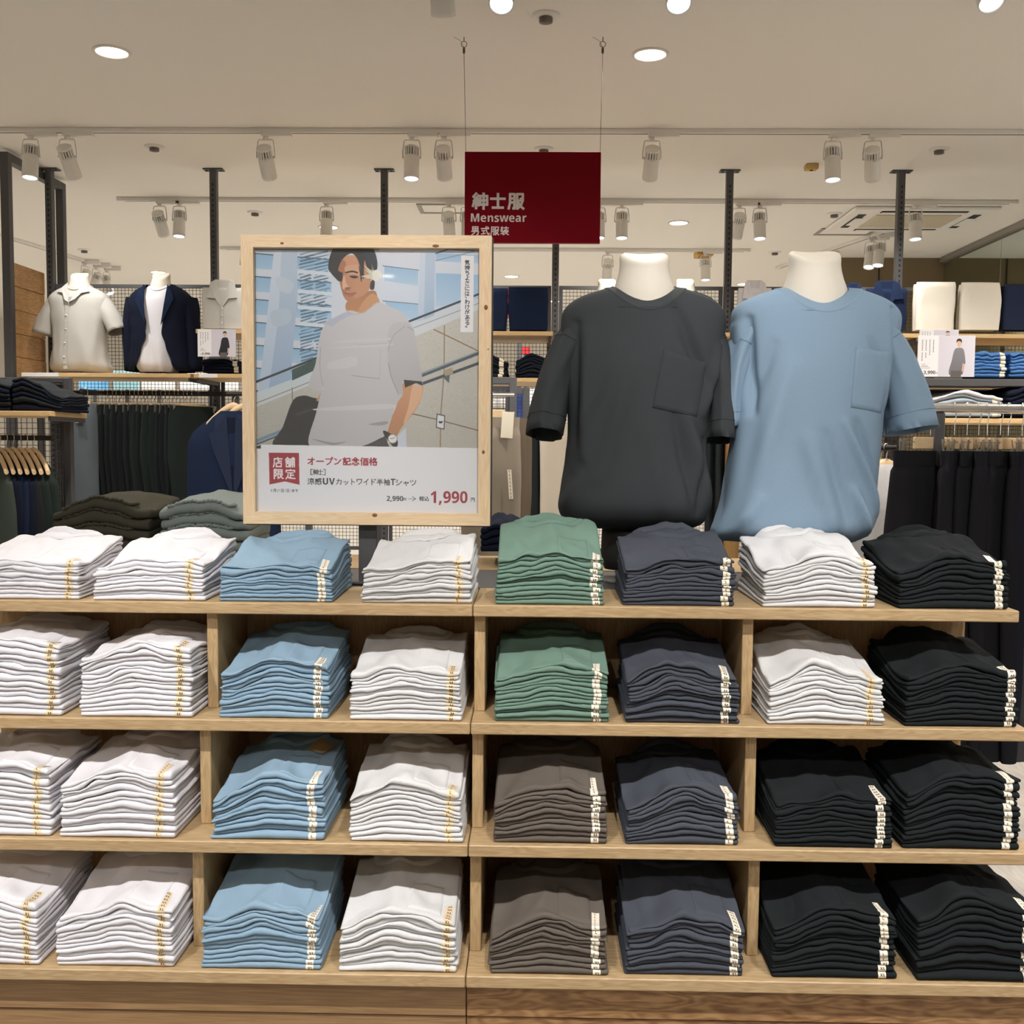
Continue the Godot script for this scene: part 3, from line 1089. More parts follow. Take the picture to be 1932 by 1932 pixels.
# ---------------------------------------------------------------- poster, sign, cards
func make_poster():
	var D := 2.588
	var a := at(459, 446, D)
	var c := at(925, 991, D)
	var W := c.x - a.x
	var Hh := a.y - c.y
	var t := thing("framed_poster", "large pine framed poster of man in pale grey T-shirt", "poster", Vector3((a.x + c.x) * 0.5, 1.0935, -D))
	var y0 := c.y - 1.0935
	var rw := 0.0305
	var th := 0.024
	var o := [Vector3(-W / 2, y0 + Hh, 0), Vector3(W / 2, y0 + Hh, 0), Vector3(W / 2, y0, 0), Vector3(-W / 2, y0, 0)]
	var i := [Vector3(-W / 2 + rw, y0 + Hh - rw, 0), Vector3(W / 2 - rw, y0 + Hh - rw, 0), Vector3(W / 2 - rw, y0 + rw, 0), Vector3(-W / 2 + rw, y0 + rw, 0)]
	var rails := []
	for k in 4:
		var b := B.new()
		var k2 := (k + 1) % 4
		b.prism([o[k], o[k2], i[k2], i[k]], Vector3(0, 0, th))
		rails.append(obj("frame_rail", b, M.pine if k % 2 == 0 else M.pine_up, t))
	# knots in the pine
	var spots := [[0, 532, 459, 5, 3], [0, 822, 464, 9, 4], [1, 917, 580, 5, 7], [1, 912, 853, 4, 5], [2, 707, 972, 7, 5], [1, 921, 659, 2, 2]]
	for s in spots:
		var p := at(s[1], s[2], D - th) - t.position
		var b := B.new()
		b.lathe([Vector2(0.0, 0.0008), Vector2(0.75, 0.0007), Vector2(1.0, -0.001)], Transform3D(Basis(Vector3.RIGHT, PI / 2) * Basis.from_scale(Vector3(s[3] * 0.0011, 1, s[4] * 0.0011)), Vector3(p.x, p.y, th)), 14)
		obj("knot", b, M.knot, rails[s[0]])
	var b2 := B.new()
	var g := 0.007
	b2.face(i[0] + Vector3(-g, g, 0.006), i[1] + Vector3(g, g, 0.006), i[2] + Vector3(g, -g, 0.006), i[3] + Vector3(-g, -g, 0.006))
	obj("print", b2, poster_paper(), t)
	b2 = B.new()
	b2.box((i[0] + i[2]) * 0.5 + Vector3(0, 0, 0.0095), Vector3(W - 2 * rw + 0.002, Hh - 2 * rw + 0.002, 0.002), 0.0003)
	obj("glass_pane", b2, M.pane, t)
	b2 = B.new()
	b2.box((o[0] + o[2]) * 0.5 + Vector3(0.001, -0.002, -0.008), Vector3(W + 0.005, Hh + 0.005, 0.014), 0.003)
	obj("backing", b2, M.steel, t)
	b2 = B.new()
	var post := at(694, 1050, D + 0.02) - t.position
	b2.box(Vector3(post.x, (y0 + 0.2) * 0.5, -0.028), Vector3(0.047, y0 + 0.2, 0.02), 0.002)
	b2.box(Vector3(post.x, 0.003, -0.02), Vector3(0.16, 0.006, 0.05), 0.001)
	obj("support_post", b2, M.steel, t)

func poster_paper() -> StandardMaterial3D:
	var m := printed(poster_print(), 0.6)
	m.albedo_color = rgb(234, 234, 236)
	return m

func poster_print() -> ImageTexture:
	var p := Painter.new(1120, 1337, 105, 122, 1540, 1835, rgb(214, 222, 232))
	# glass building behind, on the side of the blue windows
	for k in 9:
		var y := 100.0 + k * 145.0
		p.poly([Vector2(100, y + 70), Vector2(600, y + 110), Vector2(600, y + 200), Vector2(100, y + 165)], rgb(146, 190, 222), rgb(178, 208, 230))
		p.poly([Vector2(100, y + 66), Vector2(600, y + 106), Vector2(600, y + 112), Vector2(100, y + 73)], rgb(62, 84, 102))
	var r := RandomNumberGenerator.new()
	r.seed = 5
	for k in 66:
		var y := 165.0 + (k % 33) * 21.0
		var x := 402.0 + (k / 33) * 92.0 + r.randf_range(-8, 8)
		p.poly([Vector2(x, y + 8), Vector2(x + r.randf_range(60, 104), y - 14), Vector2(x + r.randf_range(60, 100), y - 4), Vector2(x, y + 18)], rgb(66, 104, 128).lerp(rgb(120, 160, 186), r.randf()))
	for y in [270, 395, 495, 600]:
		p.poly([Vector2(388, y), Vector2(600, y + 18), Vector2(600, y + 40), Vector2(388, y + 24)], rgb(220, 230, 238))
	p.shape("245,122 388,122 386,450 338,985 132,1060 170,800", rgb(196, 212, 228), rgb(160, 186, 212))
	p.shape("245,122 290,122 268,560 205,1020 132,1060 170,800", rgb(216, 226, 238), rgb(186, 206, 226))
	p.smooth("250,330 300,318 360,360 340,420 270,400", rgb(200, 215, 226))
	p.smooth("220,540 330,520 340,600 240,630", rgb(190, 208, 222))
	p.shape("105,122 1540,122 1540,152 105,152", rgb(150, 158, 168))
	p.shape("900,122 1540,122 1540,640 1100,640 880,470", rgb(226, 230, 238), rgb(206, 220, 234))
	for q in ["1250,165 1540,175 1540,230 1250,215", "930,250 1140,276 1140,370 930,340", "1250,290 1540,300 1540,470 1250,500", "930,470 1140,490 1140,590 1000,560"]:
		p.shape(q, rgb(160, 198, 228), rgb(188, 214, 236))
	p.stroke("1240,170 1330,140 1540,150", 9, rgb(88, 104, 120))
	p.stroke("920,246 1145,272", 5, rgb(100, 116, 130))
	p.stroke("920,466 1145,486", 5, rgb(100, 116, 130))
	p.stroke("1250,212 1540,140", 5, rgb(130, 150, 168))
	p.shape("1150,160 1248,160 1240,600 1135,640 1146,400", rgb(196, 212, 230), rgb(168, 194, 218))
	p.shape("1150,160 1186,160 1176,610 1135,640 1146,400", rgb(216, 226, 238), rgb(190, 208, 228))
	# handrails and the stone stair walls
	p.shape("105,1150 470,985 540,960 540,1395 105,1395", rgb(196, 196, 186), rgb(180, 180, 170))
	p.shape("105,1062 480,915 540,900 540,985 470,1000 105,1152", rgb(206, 218, 222))
	p.shape("1100,660 1540,490 1540,1400 950,1400", rgb(206, 204, 194), rgb(190, 188, 178))
	p.shape("1080,620 1540,440 1540,510 1120,690", rgb(214, 220, 224))
	for k in 5200:
		var x := r.randf_range(105, 1540)
		var y := r.randf_range(560, 1395)
		var in_r: bool = x > 1120 and y > 690 - (x - 1120) * 0.40
		var in_l: bool = x < 530 and y > 1155 - (x - 105) * 0.44
		if in_r or in_l:
			var s := r.randf_range(2.0, 5.0)
			p.poly([Vector2(x, y), Vector2(x + s, y), Vector2(x + s, y + s), Vector2(x, y + s)], rgb(160, 158, 148).lerp(rgb(228, 226, 216), r.randf()))
	p.stroke("1240,645 1540,790", 7, rgb(140, 112, 76))
	p.stroke("1305,620 1305,900 1285,1180 1282,1395", 7, rgb(150, 126, 92))
	p.stroke("1100,1180 1255,1215 1540,1290", 7, rgb(120, 100, 72))
	p.stroke("350,1020 352,1110", 5, rgb(110, 104, 92))
	p.stroke("105,1128 480,975", 5, rgb(140, 128, 104))
	p.shape("1258,1178 1312,1190 1308,1282 1254,1270", rgb(70, 74, 78))
	p.shape("1264,1186 1306,1196 1302,1274 1260,1264", rgb(226, 230, 232))
	p.shape("1270,1228 1300,1228 1290,1242 1274,1240", rgb(40, 42, 46))
	p.stroke("105,992 500,832", 14, rgb(38, 52, 58))
	p.shape("350,905 500,838 500,905 350,975", rgb(52, 82, 78))
	p.stroke("1080,597 1540,412", 13, rgb(38, 50, 60))
	p.stroke("1090,645 1540,470", 4, rgb(120, 136, 146))
	p.stroke("1150,940 1540,782", 26, rgb(72, 86, 96))
	p.stroke("1150,932 1540,772", 8, rgb(150, 166, 176))
	p.stroke("1165,990 1540,850", 18, rgb(58, 70, 80))
	p.shape("1300,905 1355,885 1362,925 1310,940", rgb(170, 160, 130))
	p.shape("1300,950 1340,935 1335,985", rgb(80, 94, 104))
	p.stroke("105,1370 300,1290", 20, rgb(120, 150, 172))
	p.stroke("105,1392 330,1300", 10, rgb(54, 84, 110))
	# the man: bag, arm, shirt, neck, head
	p.smooth("235,1395 290,1270 350,1110 405,1072 470,1080 540,1130 540,1395", rgb(26, 28, 30))
	p.smooth("360,1190 430,1165 480,1150 470,1162 400,1195", rgb(58, 62, 66))
	p.shape("500,1100 545,1030 545,1120", rgb(196, 150, 122))
	p.smooth("1045,990 1165,990 1160,1090 1110,1180 1040,1270 980,1360 925,1330 960,1240 1010,1120", rgb(206, 156, 118), rgb(184, 130, 92))
	p.smooth("1110,1000 1165,1000 1158,1090 1105,1180 1050,1250 1080,1140", rgb(222, 178, 142))
	p.shape("780,1395 935,1325 960,1395", rgb(62, 64, 66))
	p.shape("1000,1340 1065,1270 1070,1395 1010,1395", rgb(206, 214, 226))
	p.smooth("700,470 860,400 880,480 800,560 705,545", rgb(176, 122, 82), rgb(200, 146, 100))
	p.smooth("800,470 860,420 900,480 820,548 760,552", rgb(206, 156, 110))
	p.smooth("700,530 560,620 520,720 500,860 455,1005 536,1040 545,1000 500,1180 455,1390 640,1395 790,1390 930,1320 965,1245 1000,1130 1045,1060 1050,985 1165,1000 1150,860 1120,690 1060,560 960,500 880,478 800,545", rgb(206, 206, 208), rgb(190, 190, 192))
	p.smooth("960,640 1050,600 1110,640 1150,860 1165,995 1052,968 1040,1060 1000,1010 955,870", rgb(196, 196, 198), rgb(182, 182, 184))
	p.smooth("590,625 640,590 640,600 610,625", rgb(184, 190, 206))
	p.smooth("545,610 700,540 720,555 640,600 610,620", rgb(186, 192, 208))
	p.shape("1052,965 1165,975 1168,1002 1130,985 1060,1015", rgb(40, 36, 34))
	for q in ["640,720 940,700 945,715 640,735", "585,860 740,820 745,880 590,900", "520,1150 940,1120 960,1150 540,1165", "640,760 950,735 955,750 640,770"]:
		p.smooth(q, rgb(207, 207, 208))
	p.stroke("768,745 950,735", 4, rgb(180, 180, 184))
	p.stroke("725,940 900,960", 4, rgb(150, 150, 154))
	p.stroke("905,770 900,960", 3, rgb(178, 178, 182))
	p.stroke("955,860 975,950 1020,1060", 5, rgb(150, 150, 154), true)
	p.stroke("1060,625 985,690 955,780", 4, rgb(160, 160, 164), true)
	p.stroke("1075,628 1115,655", 4, rgb(150, 150, 154))
	p.stroke("530,760 526,900 545,1010", 4, rgb(164, 164, 168), true)
	p.smooth("830,1250 940,1230 950,1245 900,1258", rgb(160, 158, 156))
	p.smooth("470,1345 600,1370 690,1362 600,1385", rgb(150, 150, 152))
	p.stroke("705,535 722,552 800,540 880,480", 6, rgb(184, 184, 188), true)
	# watch
	p.smooth("925,1290 970,1310 1012,1350 1010,1392 985,1392 930,1320", rgb(36, 32, 30))
	p.disc(Vector2(982, 1342), 31, rgb(140, 140, 140))
	p.disc(Vector2(982, 1342), 26, rgb(232, 234, 232))
	p.stroke("982,1342 996,1330", 3, rgb(60, 60, 60))
	p.stroke("982,1342 966,1340", 3, rgb(60, 60, 60))
	# face
	p.smooth("634,290 642,250 680,190 740,180 800,200 845,300 838,390 790,440 740,470 705,472 676,440 650,350", rgb(210, 156, 122), rgb(190, 134, 96))
	p.smooth("634,290 640,250 665,210 690,230 680,320 690,400 676,440 650,350", rgb(176, 118, 82))
	p.smooth("690,250 790,240 800,300 740,300 690,290", rgb(216, 166, 130))
	p.smooth("745,330 830,320 836,390 790,436 735,440", rgb(200, 148, 112))
	p.stroke("690,290 730,282 762,290", 10, rgb(44, 34, 28), true)
	p.stroke("640,300 668,292", 9, rgb(44, 34, 28))
	p.smooth("712,312 745,308 768,318 740,326", rgb(56, 40, 34))
	p.smooth("640,318 664,314 674,322 655,328", rgb(56, 40, 34))
	p.smooth("672,318 684,316 694,360 716,385 690,398 668,385", rgb(226, 180, 150))
	p.smooth("684,385 716,380 712,396 690,400", rgb(150, 96, 72))
	p.stroke("684,418 716,424 752,416", 6, rgb(120, 66, 56), true)
	p.smooth("694,428 745,422 730,440 700,440", rgb(176, 112, 96))
	p.smooth("845,350 868,330 866,390 842,392", rgb(46, 42, 44))
	# hair and the sun behind it
	p.smooth("580,260 590,190 625,124 700,112 800,112 850,124 878,180 886,250 868,330 842,290 820,250 806,215 800,330 778,250 760,200 730,170 690,185 655,230 640,290 650,345 620,320 595,290", rgb(26, 22, 22), rgb(34, 34, 40))
	p.smooth("770,240 790,300 786,350 778,300", rgb(30, 24, 24))
	p.smooth("640,280 668,300 664,345 645,330", rgb(30, 24, 24))
	p.smooth("800,124 850,130 880,190 884,240 850,250 810,200", rgb(34, 48, 56))
	for k in 9:
		var an := PI * (0.75 + k * 0.09)
		p.poly([Vector2(872, 292), Vector2(872, 292) + Vector2(cos(an), sin(an)) * (42 + 26 * (k % 3)), Vector2(876, 330)], rgb(214, 216, 196))
	p.disc(Vector2(884, 300), 30, rgb(240, 240, 228))
	p.disc(Vector2(878, 322), 22, rgb(236, 236, 222))
	# slogan strip
	p.shape("1408,180 1487,180 1485,660 1406,660", rgb(246, 246, 248))
	write(p, "気持ちよさには、", 1430, 206, 32, 4.2, rgb(30, 30, 34), 1.02, true)
	write(p, "わけがある。", 1432, 453, 32, 4.2, rgb(30, 30, 34), 1.02, true)
	# price panel
	var wh := rgb(238, 240, 243)
	p.shape("105,1392 150,1386 1540,1398 1540,1840 105,1840", wh)
	p.shape("105,1400 150,1388 150,1412 105,1412", rgb(40, 58, 60))
	var red := rgb(164, 34, 52)
	p.shape("200,1438 390,1438 393,1643 300,1622 203,1643", red)
	write(p, "店舗", 224, 1466, 66, 8.5, rgb(246, 244, 244), 1.16)
	write(p, "限定", 226, 1542, 66, 8.5, rgb(246, 244, 244), 1.16)
	write(p, "オープン記念価格", 442, 1464, 52, 7.2, red, 1.075)
	var ink := rgb(34, 34, 38)
	write(p, "[紳士]", 446, 1541, 38, 4.2, ink, 0.80)
	write(p, "涼感", 443, 1599, 44, 4.8, ink, 1.08)
	p.latin("UV", 541, 1640, 58, 600, ink, 1.05)
	write(p, "カットワイド半袖", 622, 1600, 42, 4.6, ink, 1.025)
	p.latin("T", 970, 1640, 56, 600, ink)
	write(p, "シャツ", 1000, 1600, 44, 4.8, ink, 1.02)
	p.latin("6", 211, 1690, 22, 500, ink)
	write(p, "月", 226, 1671, 20, 2.4, ink)
	p.latin("21", 249, 1690, 22, 500, ink)
	write(p, "日", 274, 1671, 20, 2.4, ink)
	p.stroke("302,1670 302,1692", 1.6, ink)
	write(p, "日", 309, 1671, 20, 2.4, ink)
	p.stroke("336,1670 336,1692", 1.6, ink)
	write(p, "まで", 343, 1671, 20, 2.4, ink)
	p.latin("2,990", 945, 1740, 44, 600, ink, 0.98)
	write(p, "円", 1050, 1722, 18, 2.0, ink)
	p.stroke("1080,1727 1126,1727", 3, ink)
	p.stroke("1106,1712 1128,1727 1106,1742", 3, ink)
	write(p, "税込", 1150, 1711, 30, 3.6, ink, 1.08)
	p.latin("1,990", 1222, 1746, 104, 700, red, 0.93)
	write(p, "円", 1474, 1716, 28, 3.4, ink)
	return p.tex()

func sign_face(t: Texture2D) -> StandardMaterial3D:
	var m := printed(t, 0.75)
	m.metallic_specular = 0.2
	return m

func make_sign():
	var D := 3.62
	var a := at(877, 286, D)
	var c := at(1132, 459, D)
	var W := c.x - a.x
	var Hh := a.y - c.y
	var t := thing("hanging_sign", "dark red hanging Menswear sign with white lettering on wires", "sign", Vector3((a.x + c.x) * 0.5, c.y, -D))
	var b := B.new()
	b.box(Vector3(0, Hh * 0.5, -0.009), Vector3(W, Hh, 0.018), 0.0012)
	obj("panel", b, M.sign_red, t)
	var p := Painter.new(960, 652, 44, 38, 1822, 1240, rgb(118, 10, 24))
	var ink := rgb(222, 214, 210)
	write(p, "紳士服", 130, 578, 220, 33, ink, 1.085)
	p.latin("Menswear", 124, 968, 152, 700, ink, 0.985)
	write(p, "男式服装", 124, 1024, 118, 15, ink, 1.09)
	b = B.new()
	b.face(Vector3(-W / 2 + 0.001, Hh - 0.001, 0.0006), Vector3(W / 2 - 0.001, Hh - 0.001, 0.0006), Vector3(W / 2 - 0.001, 0.001, 0.0006), Vector3(-W / 2 + 0.001, 0.001, 0.0006))
	obj("printed_face", b, sign_face(p.tex()), t)
	for s in [[875.5, -1.0], [1137.5, 1.0]]:
		var hook := on_ceiling(s[0], 70)
		var hx := hook.x - t.position.x
		var hz := hook.z + D
		var top := CEIL - c.y
		b = B.new()
		b.tube([Vector3(s[1] * (W / 2 - 0.003), Hh - 0.001, -0.009), Vector3(hx, top - 0.045, hz)], 0.0009, 5)
		b.lathe([Vector2(0.003, -0.055), Vector2(0.0045, -0.05), Vector2(0.0045, -0.038), Vector2(0.002, -0.034)], Transform3D(Basis(), Vector3(hx, top, hz)), 8)
		obj("wire", b, M.wire, t)
		b = B.new()
		var ring := []
		for k in 13:
			ring.append(Vector3(hx + 0.010 * cos(TAU * k / 12), top - 0.024 + 0.010 * sin(TAU * k / 12), hz))
		b.tube(ring, 0.0012, 5, false)
		b.tube([Vector3(hx, top - 0.014, hz), Vector3(hx, top, hz)], 0.0016, 6)
		b.tube([Vector3(hx, top - 0.034, hz), Vector3(hx - 0.012, top - 0.012, hz), Vector3(hx - 0.035, top + 0.0, hz)], 0.0006, 5)
		obj("ceiling_hook", b, M.wire, t)

func price_card(where: Vector3, w: float, h: float, label: String, price: String, shirt: Color, dark: Color):
	var t := thing("price_card", label, "price card", where)
	var b := B.new()
	b.box(Vector3(0, h * 0.5, -0.002), Vector3(w, h, 0.003), 0.0006)
	obj("card", b, M.card, t)
	var p := Painter.new(360, 270, 0, 0, 200, 150, rgb(240, 240, 244))
	p.shape("72,0 200,0 200,150 72,150", rgb(214, 212, 224))
	var r := RandomNumberGenerator.new()
	r.seed = 40 + price.length() * 7 + int(w * 1000)
	for col in 4:
		for k in 9 + col * 2:
			if k % 9 == 8 and col > 1:
				continue
			var x := 54.0 - col * 13.0
			var y := 17.0 + k * 5.2
			p.stroke("%f,%f %f,%f" % [x - 1.8, y, x + 1.8, y + r.randf_range(-1, 1)], 1.1, rgb(50, 50, 56))
			p.stroke("%f,%f %f,%f" % [x, y - 1.6, x + r.randf_range(-1, 1), y + 2.0], 1.0, rgb(50, 50, 56))
	for k in 3:
		p.stroke("13,%f %f,%f" % [105 + k * 7, 28 + k * 8, 105 + k * 7], 1.4, rgb(90, 90, 96))
	p.latin(price, 22, 140, 17, 700, rgb(40, 40, 44))
	p.shape("12,137 20,137 20,140 12,140", rgb(70, 70, 76))
	write(p, "円", 65, 135, 6, 0.8, rgb(60, 60, 66))
	# printed figure
	p.smooth("112,142 120,90 128,52 143,44 160,50 168,92 166,104 158,104 158,142", shirt, dark)
	p.shape("118,128 154,128 154,150 116,150", rgb(100, 94, 92))
	p.shape("158,104 166,104 163,132 156,130", rgb(206, 170, 150))
	p.smooth("138,18 150,18 151,32 145,42 138,36", rgb(214, 178, 158))
	p.smooth("134,26 136,14 144,10 152,14 153,26 148,20 139,20", rgb(54, 44, 40))
	b = B.new()
	b.face(Vector3(-w / 2 + 0.001, h - 0.001, 0.0), Vector3(w / 2 - 0.001, h - 0.001, 0.0), Vector3(w / 2 - 0.001, 0.001, 0.0), Vector3(-w / 2 + 0.001, 0.001, 0.0))
	obj("printed_face", b, printed(p.tex(), 0.4), t)
	b = B.new()
	b.box(Vector3(0.01, -0.004, -0.012), Vector3(w * 0.5, 0.010, 0.028), 0.001)
	obj("card_foot", b, M.steel, t)

# ---------------------------------------------------------------- shop fittings behind
func steel_pole(x: float, z: float, label: String):
	var t := thing("steel_upright", label, "upright", Vector3(x, 0, z), 0.0, "slotted steel uprights of the shelving")
	var b := B.new()
	b.box(Vector3(0, CEIL * 0.5 - 0.002, 0), Vector3(0.034, CEIL - 0.006, 0.04), 0.002)
	obj("post", b, M.steel, t)
	b = B.new()
	b.box(Vector3(0, CEIL - 0.004, 0), Vector3(0.10, 0.006, 0.05), 0.001)
	for s in [-0.036, 0.036]:
		b.lathe([Vector2(0.006, -0.012), Vector2(0.006, -0.006)], Transform3D(Basis(), Vector3(s, CEIL, 0)), 8)
	obj("ceiling_plate", b, M.steel, t)
	b = B.new()
	for k in 84:
		var y := 0.6 + k * 0.026
		b.box(Vector3(0, y, 0.0203), Vector3(0.0085, 0.013, 0.0012), 0.0002)
	var s2 := obj("slots", b, M.slot, t)
	s2.set_meta("kind", "stuff")

func mesh_panel(x0: float, x1: float, y0: float, y1: float, z: float, label: String, pitch := 0.0185):
	var t := thing("wire_mesh_panel", label, "mesh panel", Vector3((x0 + x1) * 0.5, y0, z), 0.0, "wire mesh panels of the shelving")
	var w := x1 - x0
	var h := y1 - y0
	var b := B.new()
	b.box(Vector3(0, h - 0.009, 0), Vector3(w, 0.018, 0.018), 0.001)
	b.box(Vector3(0, 0.009, 0), Vector3(w, 0.018, 0.018), 0.001)
	for s in [-1.0, 1.0]:
		b.box(Vector3(s * (w * 0.5 - 0.009), h * 0.5, 0), Vector3(0.018, h - 0.036, 0.018), 0.001)
	obj("frame", b, M.steel, t)
	b = B.new()
	var nx := int((w - 0.036) / pitch)
	for k in nx + 1:
		b.tube([Vector3(-w * 0.5 + 0.018 + k * pitch, 0.018, 0), Vector3(-w * 0.5 + 0.018 + k * pitch, h - 0.018, 0)], 0.0013, 4, false)
	for k in int((h - 0.036) / pitch) + 1:
		b.tube([Vector3(-w * 0.5 + 0.018, 0.018 + k * pitch, 0.0024), Vector3(w * 0.5 - 0.018, 0.018 + k * pitch, 0.0024)], 0.0013, 4, false)
	var g := obj("wire_grid", b, M.mesh_wire, t)
	g.set_meta("kind", "stuff")

func wall_shelf(x0: float, x1: float, y: float, z_front: float, z_back: float, label: String):
	var t := thing("wall_shelf", label, "shelf", Vector3((x0 + x1) * 0.5, y, (z_front + z_back) * 0.5))
	var b := B.new()
	b.box(Vector3(0, -0.010, 0), Vector3(x1 - x0, 0.020, absf(z_front - z_back)), 0.0015)
	obj("board", b, M.oak_light, t)
	for s in [-1.0, 1.0]:
		b = B.new()
		b.box(Vector3(s * ((x1 - x0) * 0.5 - 0.012), -0.029, -0.01), Vector3(0.010, 0.018, absf(z_front - z_back) - 0.02), 0.001)
		obj("bracket", b, M.steel, t)

# trousers folded over and stood upright on a shelf, or a folded shirt on a board
func upright_fold(px0: float, px1: float, py0: float, py1: float, D: float, thick: float, mat: Material, called: String, label: String, category: String, group := "", lean := 0.0) -> Node3D:
	var a := at(px0, py1, D)
	var c := at(px1, py0, D)
	var w := c.x - a.x
	var h := c.y - a.y
	var t := thing(called, label, category, Vector3((a.x + c.x) * 0.5, a.y, -D - thick * 0.5), 0.0, group)
	for layer in 2:
		var b := B.new()
		var rows := []
		var zz := -layer * thick * 0.5 + thick * 0.25
		for i in 17:
			var s := i / 16.0
			var y := h * s - layer * 0.006 * s
			var r := thick * 0.27 * sqrt(maxf(0.02, 1.0 - pow(maxf(0.0, (y - h + thick * 0.3) / (thick * 0.3)), 2)))
			var row := []
			for k in 36:
				var th := TAU * k / 36
				var f := nz.get_noise_3d(cos(th) * 30.0 + px0, s * 46.0, 40.0 * layer) * 0.013
				var px := signf(cos(th)) * pow(absf(cos(th)), 0.34) * (w * 0.5 + f * 0.4 - layer * 0.004 + 0.003 * sin(s * 3.0))
				var pz := signf(sin(th)) * pow(absf(sin(th)), 0.5) * (r + f * 0.5)
				row.append(Vector3(px, y, pz + zz + lean * s))
			rows.append(row)
		b.grid(rows, true, true)
		b.cap(rows[-1], Vector3.UP)
		b.cap(rows[0], Vector3.DOWN)
		obj("folded_half", b, mat, t)
	return t

func plain_pile(px0: float, px1: float, yb: float, yl: float, xp: float, yp: float, yr: float, D: float, n: int, depth: float, mats: Array, called: String, word: String, place: String, category: String, group: String, tags := ""):
	var p := Pile.new()
	p.noise = nz
	p.n = n
	var a := at(px0, yb, D)
	var c := at(px1, yb, D)
	p.w = c.x - a.x
	p.d = depth
	p.hl = at(px0, yl, D).y - a.y
	p.hp = at(xp, yp, D).y - (a.y + c.y) * 0.5
	p.hr = at(px1, yr, D).y - c.y
	p.up = clampf((at(xp, yp, D).x - a.x) / p.w, 0.15, 0.85)
	p.hmin = minf(p.hl, p.hr)
	p.rise = 0.25
	p.sd = px0 * 3.1
	for k in n:
		var low := p.Y(k, 0.5, 0.3)
		var wf := 1.0 + rng.randf_range(-0.03, 0.01)
		var label := "%s, %s, %s" % [word, "topmost" if k == n - 1 else ORD[k], place]
		var t := thing(called, label, category, Vector3((a.x + c.x) * 0.5 + rng.randf_range(-0.004, 0.004), (a.y + c.y) * 0.5 + low + 0.0005, -D + rng.randf_range(-0.006, 0.006)), rng.randf_range(-0.015, 0.015), group)
		put("body", layer_mesh(p, k, wf, 16, 6, Vector3(0, low, 0)), mats[k % mats.size()], t)
		if tags == "waist":
			# the gathered elastic waist that shows at the front of each folded pair
			var wb := B.new()
			var line := []
			for i in 46:
				var f := i / 45.0
				var x := lerpf(-0.40, 0.27, f) * p.w
				line.append(p.nose(k, x, 1.2, wf, 0.003) - Vector3(0, low, 0) + Vector3(0, 0.0016 * sin(i * 2.1) + 0.002 * nz.get_noise_1d(i * 9.0 + k * 70.0), 0.002 * sin(i * 1.3 + k)))
			for i in 10:
				var f := i / 9.0
				line.append(line[45] + Vector3(0.012 * sin(PI * f) + 0.01 * f, 0.004 * f, -0.03 * f))
			wb.tube(line, 0.0052, 8)
			obj("waistband", wb, mats[k % mats.size()], t)
		elif tags != "":
			var q := p.sticker(k, wf, p.w * 0.40 if tags == "r" else p.w * 0.3, 0.022, 0.02, 0.0)
			for r in q[0]:
				for i in r.size():
					r[i] -= Vector3(0, low, 0)
			var b := B.new()
			b.grid(q[0], false, true)
			obj("size_sticker", b, M.paper, t)

# a garment hanging from a rail: sections from the top down [drop, half width, half thickness]
func hung(called: String, label: String, category: String, group: String, hook: Vector3, turn: float, secs: Array, mat: Material, seed_: float, waves := 3.0, wob := 0.010) -> Node3D:
	var t := thing(called, label, category, hook, turn, group)
	var rows := []
	var n := 26
	for i in n + 1:
		var s := float(i) / n * (secs.size() - 1)
		var j := mini(int(s), secs.size() - 2)
		var f := s - j
		f = f * f * (3 - 2 * f) * 0.4 + f * 0.6
		var y: float = lerpf(secs[j][0], secs[j + 1][0], f)
		var w: float = lerpf(secs[j][1], secs[j + 1][1], f)
		var d: float = lerpf(secs[j][2], secs[j + 1][2], f)
		var row := []
		for k in 32:
			var th := TAU * k / 32
			var x := signf(cos(th)) * pow(absf(cos(th)), 0.7) * w
			var deep: float = float(i) / n
			var z := sin(th) * d + wob * deep * sin(x * waves * 22.0 + seed_ + deep * 2.0) + 0.004 * nz.get_noise_2d(x * 200.0 + seed_ * 30.0, y * 60.0)
			row.append(Vector3(x + 0.006 * nz.get_noise_2d(y * 70.0 + seed_ * 50.0, k * 3.0), -y, z))
		rows.append(row)
	var b := B.new()
	b.grid(rows, true, false)
	b.cap(rows[0], Vector3.UP)
	b.cap(rows[-1], Vector3.DOWN)
	obj("cloth", b, mat, t)
	return t

